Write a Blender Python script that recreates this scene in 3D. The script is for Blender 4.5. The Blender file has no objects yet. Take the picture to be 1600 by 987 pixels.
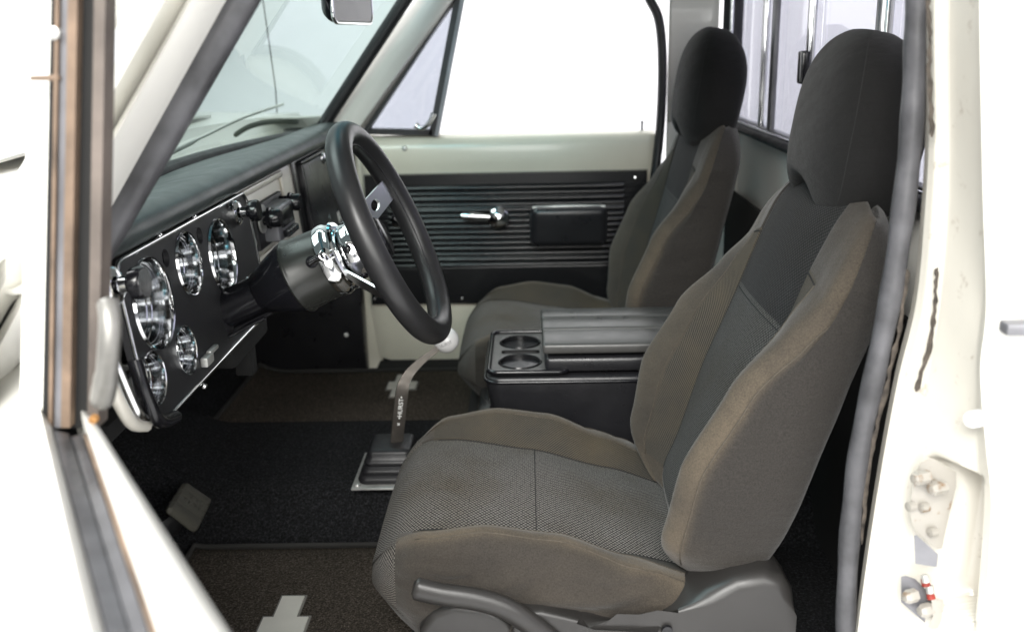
import bpy, bmesh, math, random
from mathutils import Vector, Matrix, noise
random.seed(7)
S = bpy.context.scene
COL = S.collection
rad = math.radians

# ------------------------------------------------------------------ camera geometry
F, CX, CY, H = 1500.0, 800.0, 493.5, 0.86
CAM = Vector((0, 0, H))
yc = Vector(((820-CX)/F, (CY-60)/F, -1)).normalized()
s_ = 0.016
t_ = (yc.x + yc.y*s_)/-yc.z
xc = Vector((1, s_, t_)).normalized()
zc = xc.cross(yc)
M = Matrix((xc, yc, zc)).transposed()          # world -> camera axes
MT = M.transposed()
def ray(px, py): return MT @ Vector(((px-CX)/F, (CY-py)/F, -1))
def PY(px, py, Y): d = ray(px, py); return CAM + d*(Y/d.y)      # measure a point on a known plane
def PX(px, py, X): d = ray(px, py); return CAM + d*(X/d.x)
def PZ(px, py, Z): d = ray(px, py); return CAM + d*((Z-H)/d.z)

# ------------------------------------------------------------------ materials
def nodes(name):
    m = bpy.data.materials.new(name); m.use_nodes = True
    nt = m.node_tree; b = nt.nodes['Principled BSDF']
    return m, nt, b
def N(nt, t, **kw):
    n = nt.nodes.new(t)
    for k, v in kw.items():
        if k.startswith('i_'): n.inputs[k[2:].replace('_', ' ')].default_value = v
        else: setattr(n, k, v)
    return n
def ramp(nt, fac, stops):
    r = N(nt, 'ShaderNodeValToRGB'); e = r.color_ramp.elements
    while len(e) < len(stops): e.new(0.5)
    for el, (p, c) in zip(e, stops):
        el.position = p; el.color = (*c, 1) if len(c) == 3 else c
    nt.links.new(fac, r.inputs['Fac']); return r.outputs['Color']
def mixc(nt, fac, a, b, blend='MIX'):
    n = N(nt, 'ShaderNodeMix', data_type='RGBA', blend_type=blend)
    for sock, v in ((n.inputs[0], fac), (n.inputs[6], a), (n.inputs[7], b)):
        if hasattr(v, 'is_linked'): nt.links.new(v, sock)
        elif isinstance(v, (int, float)): sock.default_value = v
        else: sock.default_value = (*v, 1)
    return n.outputs[2]
def tex(nt, scale, detail=4, rough=0.55, coord='Object', dim=None):
    tc = N(nt, 'ShaderNodeTexCoord')
    n = N(nt, 'ShaderNodeTexNoise'); n.inputs['Scale'].default_value = scale
    n.inputs['Detail'].default_value = detail; n.inputs['Roughness'].default_value = rough
    if dim:
        mp = N(nt, 'ShaderNodeMapping'); mp.inputs['Scale'].default_value = dim
        nt.links.new(tc.outputs[coord], mp.inputs['Vector']); nt.links.new(mp.outputs[0], n.inputs['Vector'])
    else: nt.links.new(tc.outputs[coord], n.inputs['Vector'])
    return n.outputs['Fac']
def bump(nt, b, h, strength, dist=0.001, chain=None):
    n = N(nt, 'ShaderNodeBump'); n.inputs['Strength'].default_value = strength; n.inputs['Distance'].default_value = dist
    nt.links.new(h, n.inputs['Height'])
    if chain: nt.links.new(chain, n.inputs['Normal'])
    nt.links.new(n.outputs[0], b.inputs['Normal']); return n.outputs[0]

def simple(name, col, rough=0.5, metal=0.0, var=0.15, vscale=8, bs=0, bscale=200, coat=0, rvar=0.0, spec=None):
    m, nt, b = nodes(name)
    f = tex(nt, vscale, 5)
    lo = tuple(c*(1-var) for c in col); hi = tuple(min(1, c*(1+var)) for c in col)
    nt.links.new(ramp(nt, f, [(0.3, lo), (0.7, hi)]), b.inputs['Base Color'])
    b.inputs['Roughness'].default_value = rough; b.inputs['Metallic'].default_value = metal
    if spec is not None: b.inputs['Specular IOR Level'].default_value = spec
    if coat: b.inputs['Coat Weight'].default_value = coat; b.inputs['Coat Roughness'].default_value = 0.08
    if rvar:
        r = ramp(nt, tex(nt, vscale*3, 6), [(0.3, (rough-rvar,)*3), (0.7, (rough+rvar,)*3)])
        nt.links.new(r, b.inputs['Roughness'])
    if bs: bump(nt, b, tex(nt, bscale, 3), bs)
    return m

MAT = {}
# painted steel, off white with faint grime
def paint(name, col, grime):
    m, nt, b = nodes(name)
    g = tex(nt, 5, 7, 0.65)
    c1 = ramp(nt, g, [(0.35, tuple(c*0.93 for c in col)), (0.65, col)])
    sp = ramp(nt, tex(nt, 38, 5, 0.7), [(0.66-0.08*grime, (0, 0, 0)), (0.76-0.08*grime, (1, 1, 1))])
    f = N(nt, 'ShaderNodeMath', operation='MULTIPLY'); nt.links.new(sp, f.inputs[0]); f.inputs[1].default_value = grime
    nt.links.new(mixc(nt, f.outputs[0], c1, (0.20, 0.13, 0.075)), b.inputs['Base Color'])
    b.inputs['Roughness'].default_value = 0.32; b.inputs['Coat Weight'].default_value = 0.35; b.inputs['Coat Roughness'].default_value = 0.12
    bump(nt, b, tex(nt, 14, 2), 0.05, 0.004)
    return m
MAT['paint'] = paint('white_paint', (0.80, 0.79, 0.74), 0.12)
MAT['paint_jamb'] = paint('jamb_paint', (0.66, 0.63, 0.56), 0.5)
MAT['paint_in'] = paint('interior_paint', (0.75, 0.715, 0.60), 0.10)
MAT['dash_metal'] = paint('dash_metal', (0.78, 0.75, 0.66), 0.05)
MAT['rubber'] = simple('weatherstrip_rubber', (0.072, 0.072, 0.078), 0.40, var=0.42, vscale=22, bs=0.08, bscale=70, rvar=0.10)
MAT['black_rubber'] = simple('black_rubber', (0.014, 0.014, 0.016), 0.45, bs=0.06, bscale=150, rvar=0.08)
MAT['vinyl'] = simple('black_vinyl', (0.014, 0.014, 0.016), 0.33, bs=0.3, bscale=420, rvar=0.08)
MAT['rim_foam'] = simple('rim_foam', (0.016, 0.016, 0.017), 0.36, rvar=0.05)
MAT['dashpad'] = simple('dash_pad', (0.046, 0.058, 0.058), 0.42, bs=0.12, bscale=500, rvar=0.06)
MAT['lid'] = simple('lid_leather', (0.060, 0.059, 0.057), 0.33, bs=0.22, bscale=380, rvar=0.07)
MAT['trim_panel'] = simple('door_trim_black', (0.010, 0.010, 0.011), 0.22)
MAT['gauge_black'] = simple('textured_black', (0.018, 0.018, 0.020), 0.48, bs=0.4, bscale=520)
MAT['gloss_black'] = simple('gloss_black', (0.008, 0.008, 0.010), 0.18, rvar=0.04)
MAT['column_grey'] = simple('column_grey', (0.020, 0.021, 0.019), 0.30, metal=0.2, rvar=0.06)
MAT['chrome'] = simple('chrome', (0.86, 0.87, 0.88), 0.07, 1.0, var=0.03, rvar=0.025)
MAT['bezel'] = simple('bezel_chrome', (0.66, 0.67, 0.68), 0.10, 1.0, var=0.03)
MAT['spoke'] = simple('spoke_metal', (0.80, 0.80, 0.80), 0.28, 1.0, var=0.03)
MAT['plate'] = paint('latch_plate', (0.36, 0.34, 0.305), 1.0)
MAT['zinc'] = simple('zinc_plate', (0.56, 0.56, 0.54), 0.40, 0.6, var=0.25, vscale=30, rvar=0.1)
MAT['steel'] = simple('lever_steel', (0.095, 0.085, 0.075), 0.45, 0.7, var=0.25, vscale=25, rvar=0.1)
MAT['plastic'] = simple('seat_trim_plastic', (0.027, 0.0255, 0.0245), 0.37, var=0.1, bs=0.10, bscale=500, rvar=0.05)
MAT['pedal'] = simple('pedal_rubber', (0.105, 0.102, 0.082), 0.65, var=0.2, bs=0.1, bscale=200)
MAT['knob_white'] = simple('knob_white', (0.82, 0.81, 0.80), 0.2, var=0.02, coat=0.5)
MAT['ink'] = simple('ink_grey', (0.22, 0.22, 0.22), 0.6)
MAT['white_mark'] = simple('white_mark', (0.85, 0.85, 0.83), 0.5, var=0.03)
MAT['emblem'] = simple('emblem_grey', (0.74, 0.72, 0.66), 0.75, var=0.1, bs=0.3, bscale=500)
MAT['emblem_edge'] = simple('emblem_edge', (0.22, 0.21, 0.19), 0.8)
MAT['mat_edge'] = simple('mat_binding', (0.032, 0.031, 0.029), 0.85, bs=0.3, bscale=400)
MAT['rust'] = simple('rusty_channel', (0.165, 0.115, 0.08), 0.7, var=0.5, vscale=18, bs=0.2, bscale=60)
MAT['rust_dark'] = simple('dirty_channel', (0.115, 0.095, 0.082), 0.6, var=0.5, vscale=12, bs=0.2, bscale=60)
MAT['latch_grey'] = simple('worn_latch', (0.24, 0.235, 0.22), 0.4, 0.5, var=0.3, vscale=20)
MAT['orange_rust'] = simple('orange_rust', (0.32, 0.16, 0.05), 0.8, var=0.4, vscale=60)
MAT['chanl'] = simple('channel_grey', (0.20, 0.20, 0.215), 0.4, 0.3, var=0.3, vscale=10)
MAT['felt'] = simple('felt_black', (0.012, 0.012, 0.012), 0.9, bs=0.2, bscale=300)
MAT['glue'] = simple('old_adhesive', (0.055, 0.045, 0.036), 0.85, var=0.7, vscale=80, bs=0.6, bscale=120)
MAT['red'] = simple('red_paint', (0.26, 0.028, 0.018), 0.5, var=0.3, vscale=80)
MAT['dial'] = simple('dial_black', (0.015, 0.015, 0.017), 0.25)
MAT['dial_pale'] = simple('dial_pale', (0.62, 0.62, 0.60), 0.3, var=0.05)
MAT['backdrop'] = simple('backdrop_white', (0.82, 0.82, 0.83), 0.85, var=0.02, vscale=1.5)
MAT['backdrop_grey'] = simple('backdrop_lilac', (0.60, 0.60, 0.68), 0.85, var=0.02, vscale=1.5)
MAT['wiper'] = simple('wiper_metal', (0.75, 0.75, 0.70), 0.35, 0.2)
MAT['wiper_rub'] = simple('wiper_rubber', (0.085, 0.09, 0.06), 0.6)
MAT['stitch'] = simple('stitch_thread', (0.062, 0.051, 0.038), 0.8, var=0.3, vscale=200)
MAT['headliner'] = simple('headliner', (0.45, 0.45, 0.42), 0.7)

def fabric(name, kind):
    m, nt, b = nodes(name)
    tc = N(nt, 'ShaderNodeTexCoord')
    stain = ramp(nt, tex(nt, 6.5, 6, 0.6), [(0.40, (0, 0, 0)), (0.68, (1, 1, 1))])
    fine = tex(nt, 900, 2)
    b.inputs['Roughness'].default_value = 0.88
    b.inputs['Sheen Weight'].default_value = {'head': 0.08, 'plain': 0.15, 'worn': 0.2}.get(kind, 0.03); b.inputs['Sheen Roughness'].default_value = 0.5
    b.inputs['Specular IOR Level'].default_value = 0.25
    if kind.startswith('weave'):
        sc = 225 if kind == 'weave_dark' else 235
        mp = N(nt, 'ShaderNodeMapping'); mp.inputs['Rotation'].default_value = (0, 0, rad(45))
        nt.links.new(tc.outputs['UV'], mp.inputs['Vector'])
        v = N(nt, 'ShaderNodeTexVoronoi'); v.inputs['Randomness'].default_value = 0.12
        v.inputs['Scale'].default_value = sc; nt.links.new(mp.outputs[0], v.inputs['Vector'])
        dark, lite = ((0.008, 0.0077, 0.0074), (0.205, 0.192, 0.180)) if kind == 'weave' else ((0.005, 0.005, 0.005), (0.105, 0.101, 0.096)) if kind == 'weave_shaded' else ((0.0025, 0.0025, 0.003), (0.030, 0.030, 0.031))  # middle pair: cushion weave darkened, backrest shade put into its colour
        c = ramp(nt, v.outputs['Distance'], [(0.26, lite), (0.50, dark)])
        c = mixc(nt, stain, c, tuple(x*0.72 for x in (1, 0.92, 0.78)), 'MULTIPLY')
        hn = N(nt, 'ShaderNodeMath', operation='SUBTRACT'); hn.inputs[0].default_value = 1
        nt.links.new(v.outputs['Distance'], hn.inputs[1])
        nt.links.new(c, b.inputs['Base Color']); bump(nt, b, hn.outputs[0], 0.7, 0.0015)
    elif kind == 'rib':
        w = N(nt, 'ShaderNodeTexWave', wave_type='BANDS', bands_direction='DIAGONAL')
        w.inputs['Scale'].default_value = 150; w.inputs['Distortion'].default_value = 0.15
        nt.links.new(tc.outputs['UV'], w.inputs['Vector'])
        c = ramp(nt, w.outputs['Fac'], [(0.25, (0.014, 0.013, 0.0115)), (0.75, (0.075, 0.067, 0.055))])
        c = mixc(nt, stain, c, mixc(nt, 0.35, c, (0.11, 0.083, 0.048)))
        nt.links.new(c, b.inputs['Base Color']); bump(nt, b, w.outputs['Fac'], 0.5, 0.0012)
    else:
        base = (0.0255, 0.0228, 0.0204) if kind == 'plain' else (0.0068, 0.0066, 0.0065)
        grain = tex(nt, 520, 3, 0.7)
        c = ramp(nt, grain, [(0.3, tuple(x*0.62 for x in base)), (0.7, tuple(x*1.38 for x in base))])
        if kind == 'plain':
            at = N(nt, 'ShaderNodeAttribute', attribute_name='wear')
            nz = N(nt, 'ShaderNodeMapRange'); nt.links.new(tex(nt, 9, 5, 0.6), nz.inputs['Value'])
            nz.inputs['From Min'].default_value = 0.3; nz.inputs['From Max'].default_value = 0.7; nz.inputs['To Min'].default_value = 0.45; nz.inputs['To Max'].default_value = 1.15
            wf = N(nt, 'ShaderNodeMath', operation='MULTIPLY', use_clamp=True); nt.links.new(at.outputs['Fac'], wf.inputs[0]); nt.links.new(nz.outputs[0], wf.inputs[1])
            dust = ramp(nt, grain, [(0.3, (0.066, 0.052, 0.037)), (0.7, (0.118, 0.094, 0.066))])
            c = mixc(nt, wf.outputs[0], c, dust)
        nt.links.new(c, b.inputs['Base Color'])
        big = tex(nt, 11, 3, 0.5, dim=(1, 1, 2.6)); fine = grain
        ch = bump(nt, b, big, 0.4, 0.012)
        bump(nt, b, fine, 0.6, 0.001, ch)
    return m
for k, n in (('weave', 'woven_insert'), ('weave_shaded', 'shaded_woven_insert'), ('weave_dark', 'dark_woven_insert'), ('rib', 'ribbed_cloth'), ('plain', 'plain_cloth'), ('head', 'headrest_cloth')):
    MAT[k] = fabric(n, k)

def carpet(name, a, c, scale=330):
    m, nt, b = nodes(name)
    f = tex(nt, scale, 3, 0.7); g = tex(nt, 7, 4)
    cc = ramp(nt, f, [(0.36, tuple(x*0.35 for x in a)), (0.55, a), (0.72, c)])
    cc = mixc(nt, g, cc, mixc(nt, 0.35, cc, (0.02, 0.017, 0.012)))
    nt.links.new(cc, b.inputs['Base Color'])
    b.inputs['Roughness'].default_value = 0.95; b.inputs['Specular IOR Level'].default_value = 0.1
    bump(nt, b, f, 1.0, 0.006); return m
MAT['carpet'] = carpet('loop_carpet', (0.025, 0.0265, 0.030), (0.068, 0.071, 0.077), 260)
MAT['floor_mat'] = carpet('mat_pile', (0.115, 0.097, 0.080), (0.30, 0.255, 0.21), 330)

def glass(name, tint, band=None, ior=1.45):
    m, nt, b = nodes(name); nt.nodes.remove(b)
    out = nt.nodes['Material Output']
    tr = N(nt, 'ShaderNodeBsdfTransparent'); gl = N(nt, 'ShaderNodeBsdfGlossy'); gl.inputs['Roughness'].default_value = 0.01
    fr = N(nt, 'ShaderNodeFresnel'); ge = N(nt, 'ShaderNodeNewGeometry'); io = N(nt, 'ShaderNodeMapRange')
    io.inputs['To Min'].default_value = ior; io.inputs['To Max'].default_value = 1/ior
    nt.links.new(ge.outputs['Backfacing'], io.inputs['Value']); nt.links.new(io.outputs[0], fr.inputs['IOR'])
    mx = N(nt, 'ShaderNodeMixShader')
    if band:
        tc = N(nt, 'ShaderNodeTexCoord'); sx = N(nt, 'ShaderNodeSeparateXYZ'); nt.links.new(tc.outputs['Object'], sx.inputs[0])
        mr = N(nt, 'ShaderNodeMapRange'); mr.inputs['From Min'].default_value = band[0]; mr.inputs['From Max'].default_value = band[1]
        nt.links.new(sx.outputs['Z'], mr.inputs['Value'])
        nt.links.new(mixc(nt, mr.outputs[0], tint, band[2]), tr.inputs['Color'])
    else: tr.inputs['Color'].default_value = (*tint, 1)
    nt.links.new(fr.outputs[0], mx.inputs[0]); nt.links.new(tr.outputs[0], mx.inputs[1]); nt.links.new(gl.outputs[0], mx.inputs[2])
    nt.links.new(mx.outputs[0], out.inputs['Surface']); return m
MAT['windshield'] = glass('windshield_glass', (0.42, 0.50, 0.488), (1.375, 1.44, (0.06, 0.30, 0.38)))
MAT['rear_glass'] = glass('rear_glass', (0.70, 0.70, 0.735), ior=1.22)
MAT['vent_glass'] = glass('vent_glass', (0.645, 0.66, 0.70))
MAT['clear'] = glass('clear_lens', (0.97, 0.97, 0.97))

# ------------------------------------------------------------------ mesh helpers
def catmull(pts, k, closed=False):
    pts = [Vector(p) for p in pts]; n = len(pts); out = []
    segs = n if closed else n-1
    for i in range(segs):
        if closed: p0, p1, p2, p3 = pts[(i-1) % n], pts[i], pts[(i+1) % n], pts[(i+2) % n]
        else: p0, p1, p2, p3 = pts[max(i-1, 0)], pts[i], pts[i+1], pts[min(i+2, n-1)]
        for j in range(k):
            t = j/k
            out.append(0.5*((2*p1) + (p2-p0)*t + (2*p0-5*p1+4*p2-p3)*t*t + (3*p1-p0-3*p2+p3)*t**3))
    if not closed: out.append(pts[-1].copy())
    return out
def lerpkeys(keys, x):
    if x <= keys[0][0]: return keys[0][1]
    for (a, va), (b, vb) in zip(keys, keys[1:]):
        if x <= b:
            t = (x-a)/(b-a); t = t*t*(3-2*t)*0.5 + t*0.5
            return va + (vb-va)*t
    return keys[-1][1]

class MB:
    def __init__(s): s.bm = bmesh.new(); s.uv = s.bm.loops.layers.uv.new('UVMap'); s.wr = s.bm.verts.layers.float.new('wear')
    def box(s, lo, hi, bev=0.0, seg=2, mi=0, mat=None):
        g = bmesh.ops.create_cube(s.bm, size=1)['verts']
        lo, hi = Vector(lo), Vector(hi); c = (lo+hi)/2; d = hi-lo
        for v in g: v.co = Vector((v.co.x*d.x, v.co.y*d.y, v.co.z*d.z)) + c
        fs = set(f for v in g for f in v.link_faces)
        for f in fs: f.material_index = mi
        if bev > 0:
            es = list(set(e for v in g for e in v.link_edges))
            r = bmesh.ops.bevel(s.bm, geom=es, offset=bev, segments=seg, affect='EDGES', profile=0.5, clamp_overlap=True)
            vs = set(v for f in r['faces'] for v in f.verts) | set(v for v in g if v.is_valid)
        else: vs = set(g)
        if mat is not None:
            for v in vs: v.co = mat @ v.co
        return vs
    def prism(s, poly, y0, y1, bev=0.0, seg=2, mi=0, axis='y'):
        # poly of (x, z) pairs swept along y
        def mk(a, b, h):
            return Vector((a, h, b)) if axis == 'y' else (Vector((h, a, b)) if axis == 'x' else Vector((a, b, h)))
        v0 = [s.bm.verts.new(mk(a, b, y0)) for a, b in poly]; v1 = [s.bm.verts.new(mk(a, b, y1)) for a, b in poly]
        n = len(poly); fs = [s.bm.faces.new(v0), s.bm.faces.new(v1[::-1])]
        for i in range(n): fs.append(s.bm.faces.new([v0[i], v1[i], v1[(i+1) % n], v0[(i+1) % n]]))
        for f in fs: f.material_index = mi
        if bev > 0:
            es = list(set(list(fs[0].edges) + list(fs[1].edges)))
            bmesh.ops.bevel(s.bm, geom=es, offset=bev, segments=seg, affect='EDGES', profile=0.5, clamp_overlap=True)
    def loft(s, rings, closed=True, cap=True, mis=None, uvs=1.0, wear=None):
        R = [[s.bm.verts.new(p) for p in r] for r in rings]
        if wear:
            for i, r in enumerate(R):
                for j, v in enumerate(r): v[s.wr] = wear(i, j)
        n = len(rings[0]); cols = n if closed else n-1
        vac = 0.0; prev = None
        mid = len(rings)//2
        us = [0.0]
        for j in range(n): us.append(us[-1] + (Vector(rings[mid][(j+1) % n])-Vector(rings[mid][j])).length)
        vs = [0.0]
        for i in range(len(rings)-1):
            vs.append(vs[-1] + max((Vector(rings[i+1][j])-Vector(rings[i][j])).length for j in range(0, n, max(1, n//8))))
        for i in range(len(rings)-1):
            for j in range(cols):
                k = (j+1) % n
                try: f = s.bm.faces.new([R[i][j], R[i][k], R[i+1][k], R[i+1][j]])
                except ValueError: continue
                f.smooth = True
                if mis: f.material_index = mis(i, j)
                for l, (uu, vv) in zip(f.loops, ((us[j], vs[i]), (us[j+1], vs[i]), (us[j+1], vs[i+1]), (us[j], vs[i+1]))):
                    l[s.uv].uv = (uu*uvs, vv*uvs)
        if cap and closed:
            for r, last in ((R[0], 0), (R[-1], len(R)-2)):
                f = s.bm.faces.new(r if r is R[-1] else r[::-1]); f.smooth = True
                if mis: f.material_index = mis(last, 0)
        return R
    def tube(s, path, r, seg=10, flat=1.0, up=None, mi=0, closed=False):
        path = [Vector(p) for p in path]; n = len(path)
        rs = r if isinstance(r, (list, tuple)) else [r]*n
        rings = []; u = None
        for i, p in enumerate(path):
            if closed: t = path[(i+1) % n]-path[i-1]
            else: t = path[min(i+1, n-1)]-path[max(i-1, 0)]
            t.normalize()
            if up is not None: a = Vector(up)
            elif u is None: a = Vector((0, 0, 1)) if abs(t.z) < 0.9 else Vector((1, 0, 0))
            else: a = u
            a = (a - t*a.dot(t)).normalized(); u = a; b = t.cross(a)
            rings.append([p + a*math.cos(k*2*math.pi/seg)*rs[i] + b*math.sin(k*2*math.pi/seg)*rs[i]*flat for k in range(seg)])
        if closed: rings.append(rings[0])
        s.loft(rings, cap=not closed, mis=lambda i, j: mi)
        if closed: bmesh.ops.remove_doubles(s.bm, verts=s.bm.verts, dist=1e-6)
    def lathe(s, o, ax, prof, seg=40, mi=0, cap=True, mis=None):
        # prof: list of (distance along axis, radius)
        o = Vector(o); ax = Vector(ax).normalized()
        a = Vector((0, 1, 0)) if abs(ax.y) < 0.9 else Vector((1, 0, 0))
        a = (a-ax*a.dot(ax)).normalized(); b = ax.cross(a)
        rings = [[o+ax*d+(a*math.cos(2*math.pi*k/seg)+b*math.sin(2*math.pi*k/seg))*max(r, 1e-5) for k in range(seg)] for d, r in prof]
        s.loft(rings, cap=cap, mis=mis or (lambda i, j: mi))
    def sheet(s, rows, mi=0):
        s.loft(rows, closed=False, cap=False, mis=lambda i, j: mi)
    def build(s, name, mats, parent=None, smooth=None, solid=0, off=Vector((0, 0, 0)), merge=False):
        if merge: bmesh.ops.remove_doubles(s.bm, verts=s.bm.verts, dist=1e-6)
        bmesh.ops.recalc_face_normals(s.bm, faces=s.bm.faces)
        if smooth is not None:
            for f in s.bm.faces: f.smooth = True
        me = bpy.data.meshes.new(name)
        base = Vector(parent['_base']) if parent is not None and '_base' in parent else Vector(off)
        for v in s.bm.verts: v.co -= base
        s.bm.to_mesh(me); s.bm.free()
        for mm in (mats if isinstance(mats, (list, tuple)) else [mats]): me.materials.append(MAT[mm] if isinstance(mm, str) else mm)
        if smooth is not None: me.set_sharp_from_angle(angle=rad(smooth))
        o = bpy.data.objects.new(name, me); COL.objects.link(o)
        if parent is not None: o.parent = parent; o['_base'] = base
        else: o.location = base
        if solid:
            md = o.modifiers.new('Solidify', 'SOLIDIFY'); md.thickness = solid; md.offset = 0
        return o

def thing(name, label, cat, loc=(0, 0, 0), group=None):
    o = bpy.data.objects.new(name, None); COL.objects.link(o); o.location = loc
    o.empty_display_size = 0.05
    o['label'] = label; o['category'] = cat; o['_base'] = Vector(loc)
    if group: o['group'] = group
    return o
def tag(o, label, cat, group=None):
    o['label'] = label; o['category'] = cat
    if group: o['group'] = group
    return o
def lab(o, label): o['label'] = label; return o
def struct(o): o['kind'] = 'structure'; return o
def screw(name, p, ax, r, parent, m='chrome'):
    b = MB(); b.lathe(p, ax, [(-0.002, r), (0.0, r), (r*0.45, r*0.75), (r*0.6, 0.0)], 12)
    return b.build(name, m, parent, smooth=50)
def text_mesh(body, size, ext=0.0003):
    c = bpy.data.curves.new('t', 'FONT'); c.body = body; c.size = size; c.extrude = ext
    c.align_x = 'CENTER'; c.align_y = 'CENTER'
    o = bpy.data.objects.new('t', c); COL.objects.link(o)
    dg = bpy.context.evaluated_depsgraph_get()
    me = bpy.data.meshes.new_from_object(o.evaluated_get(dg))
    vs = [v.co.copy() for v in me.vertices]; fs = [list(p.vertices) for p in me.polygons]
    bpy.data.objects.remove(o); bpy.data.meshes.remove(me)
    return vs, fs
def put_text(body, size, fn, name, m, parent):
    vs, fs = text_mesh(body, size); b = MB()
    V = [b.bm.verts.new(fn(v)) for v in vs]
    for f in fs:
        try: b.bm.faces.new([V[i] for i in f])
        except ValueError: pass
    return b.build(name, m, parent)

# ------------------------------------------------------------------ studio setting
b = MB()   # white sweep: floor rising into the walls
def cyc(x0, x1, y0, y1):
    pass
Zs = -0.42
prof = [(-4.0, Zs), (4.2, Zs)] + [(4.2+0.8*math.sin(a), Zs+0.8-0.8*math.cos(a)) for a in [i*math.pi/16 for i in range(1, 9)]] + [(5.0, 4.6)]
b.sheet([[Vector((x, y, z)) for y, z in prof] for x in (-6.5, 7.0)])
struct(b.build('backdrop', 'backdrop', None, smooth=40))
b = MB(); b.box((4.2, -3.0, Zs+0.01), (4.3, 4.4, 3.9)); struct(b.build('studio_wall', 'backdrop_grey', None))
b = MB(); b.box((-6.2, -3.5, Zs+0.01), (-6.1, 4.9, 3.9)); struct(b.build('studio_front_wall', 'backdrop', None))

# ------------------------------------------------------------------ floor of the cab
def floor_z(x, y):
    z = 0.02
    # transmission tunnel
    a = max(0.0, min(1.0, (y-1.47)/0.10)); c = max(0.0, min(1.0, (2.0-y)/0.16))
    z += 0.085*(a*a*(3-2*a))*(c*c*(3-2*c))
    if y > 1.8: z = max(z, 0.035)
    tx = -0.56 - 0.06*max(0, min(1, (y-1.6)/0.3))
    if x < tx: d = tx-x; z += d*d*3.2 if d < 0.15 else 0.072 + (d-0.15)*1.15
    return z
b = MB()
b.sheet([[Vector((-0.90+0.03*i, 0.93+0.025*j, floor_z(-0.90+0.03*i, 0.93+0.025*j))) for j in range(59)] for i in range(50)])
carp = struct(b.build('floor', 'carpet', None, smooth=80)); carp['label'] = 'dark loop pile carpet over the cab floor and tunnel'

# ------------------------------------------------------------------ cab shell
cab = thing('truck_cab', 'white painted truck cab shell with rear window, pillars and rusty door opening', 'truck cab', (0, 1.68, Zs))
PW = 2.40        # inner plane of the passenger side
RX = 0.50        # rear window plane
# rear wall round the window
b = MB(); b.box((RX, 0.98, 0.0), (RX+0.06, 2.44, 0.648), 0.01); b.build('rear_wall', 'paint', cab, smooth=40)
b = MB(); b.box((RX-0.012, 1.0, 0.02), (RX-0.002, 2.38, 0.50), 0.004); b.build('rear_carpet', 'felt', cab)
b = MB(); b.box((RX+0.002, 0.96, 1.04), (RX+0.058, 2.44, 1.16), 0.01); b.build('rear_header', 'paint_in', cab, smooth=40)
# quarter panel inside, behind the passenger window, curving into the rear wall
b = MB()
cur = [(0.345, 2.405), (0.40, 2.402), (0.45, 2.395), (0.485, 2.37), (0.497, 2.33), (0.499, 2.29)]
cur2 = catmull([(x, y, 0) for x, y in cur], 5)
b.sheet([[Vector((p.x, p.y, z)) for p in cur2] for z in (0.0, 0.3, 0.62, 0.655)])
cur3 = catmull([(x, y, 0) for x, y in [(0.345, 2.405), (0.40, 2.402), (0.44, 2.398), (0.462, 2.392)]], 5)
b.sheet([[Vector((p.x, p.y, z)) for p in cur3] for z in (0.655, 0.9, 1.14)])
b.build('quarter_trim', 'paint', cab, smooth=60, solid=0.004)
# roof with headliner
b = MB()
b.sheet([[Vector((-0.20+0.8*i/12, 0.93+1.5*j/16, 1.13+0.05*math.sin(math.pi*j/16)**0.5*math.sin(math.pi*min(1, (i+1.5)/12))**0.5)) for j in range(17)] for i in range(13)])
b.build('roof', 'headliner', cab, smooth=60, solid=0.03)
# rear window
ry0 = 1.06; ry1 = 2.385; rz0 = 0.655; rz1 = 1.03
rw = MB(); rc = 0.035
pts = []
for (cy_, cz_, a0) in ((ry1-rc, rz0+rc, -90), (ry1-rc, rz1-rc, 0), (ry0+rc, rz1-rc, 90), (ry0+rc, rz0+rc, 180)):
    for k in range(7):
        a = rad(a0+15*k); pts.append(Vector((RX-0.006, cy_+rc*math.cos(a), cz_+rc*math.sin(a))))
rw.tube(pts, 0.024, 10, flat=0.5, up=(1, 0, 0), closed=True)
rwo = rw.build('rear_window', 'black_rubber', cab, smooth=60)
b = MB(); b.tube([p + Vector((-0.006, (1.72-p.y)*0.018, (0.84-p.z)*0.05)) for p in pts], 0.005, 8, closed=True); b.build('chrome_bead', 'chrome', rwo, smooth=60)
b = MB(); b.box((RX+0.004, ry0, rz0), (RX+0.008, ry1, rz1)); b.build('pane', 'rear_glass', rwo)
for px, w, mm in ((1188, 0.012, 'chrome'), (1203, 0.013, 'chanl'), (1258, 0.012, 'chrome'), (1371, 0.014, 'chrome'), (1362, 0.008, 'chanl')):
    Y = PX(px, 120, RX-0.01).y
    b = MB(); b.box((RX-0.009, Y-w, rz0+0.012), (RX+0.002, Y+w, rz1-0.012), 0.003); b.build('window_rail', mm, rwo, smooth=40)
Y = PX(1256, 120, RX-0.025).y
b = MB(); b.box((RX-0.034, Y-0.014, 0.775), (RX-0.019, Y+0.014, 0.83), 0.004); b.build('slider_latch', 'gloss_black', rwo, smooth=40)
b = MB(); b.box((RX-0.010, 1.10, 0.648), (RX+0.010, 2.33, 0.672), 0.004); b.build('slider_track', 'chanl', rwo, smooth=40)

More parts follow.
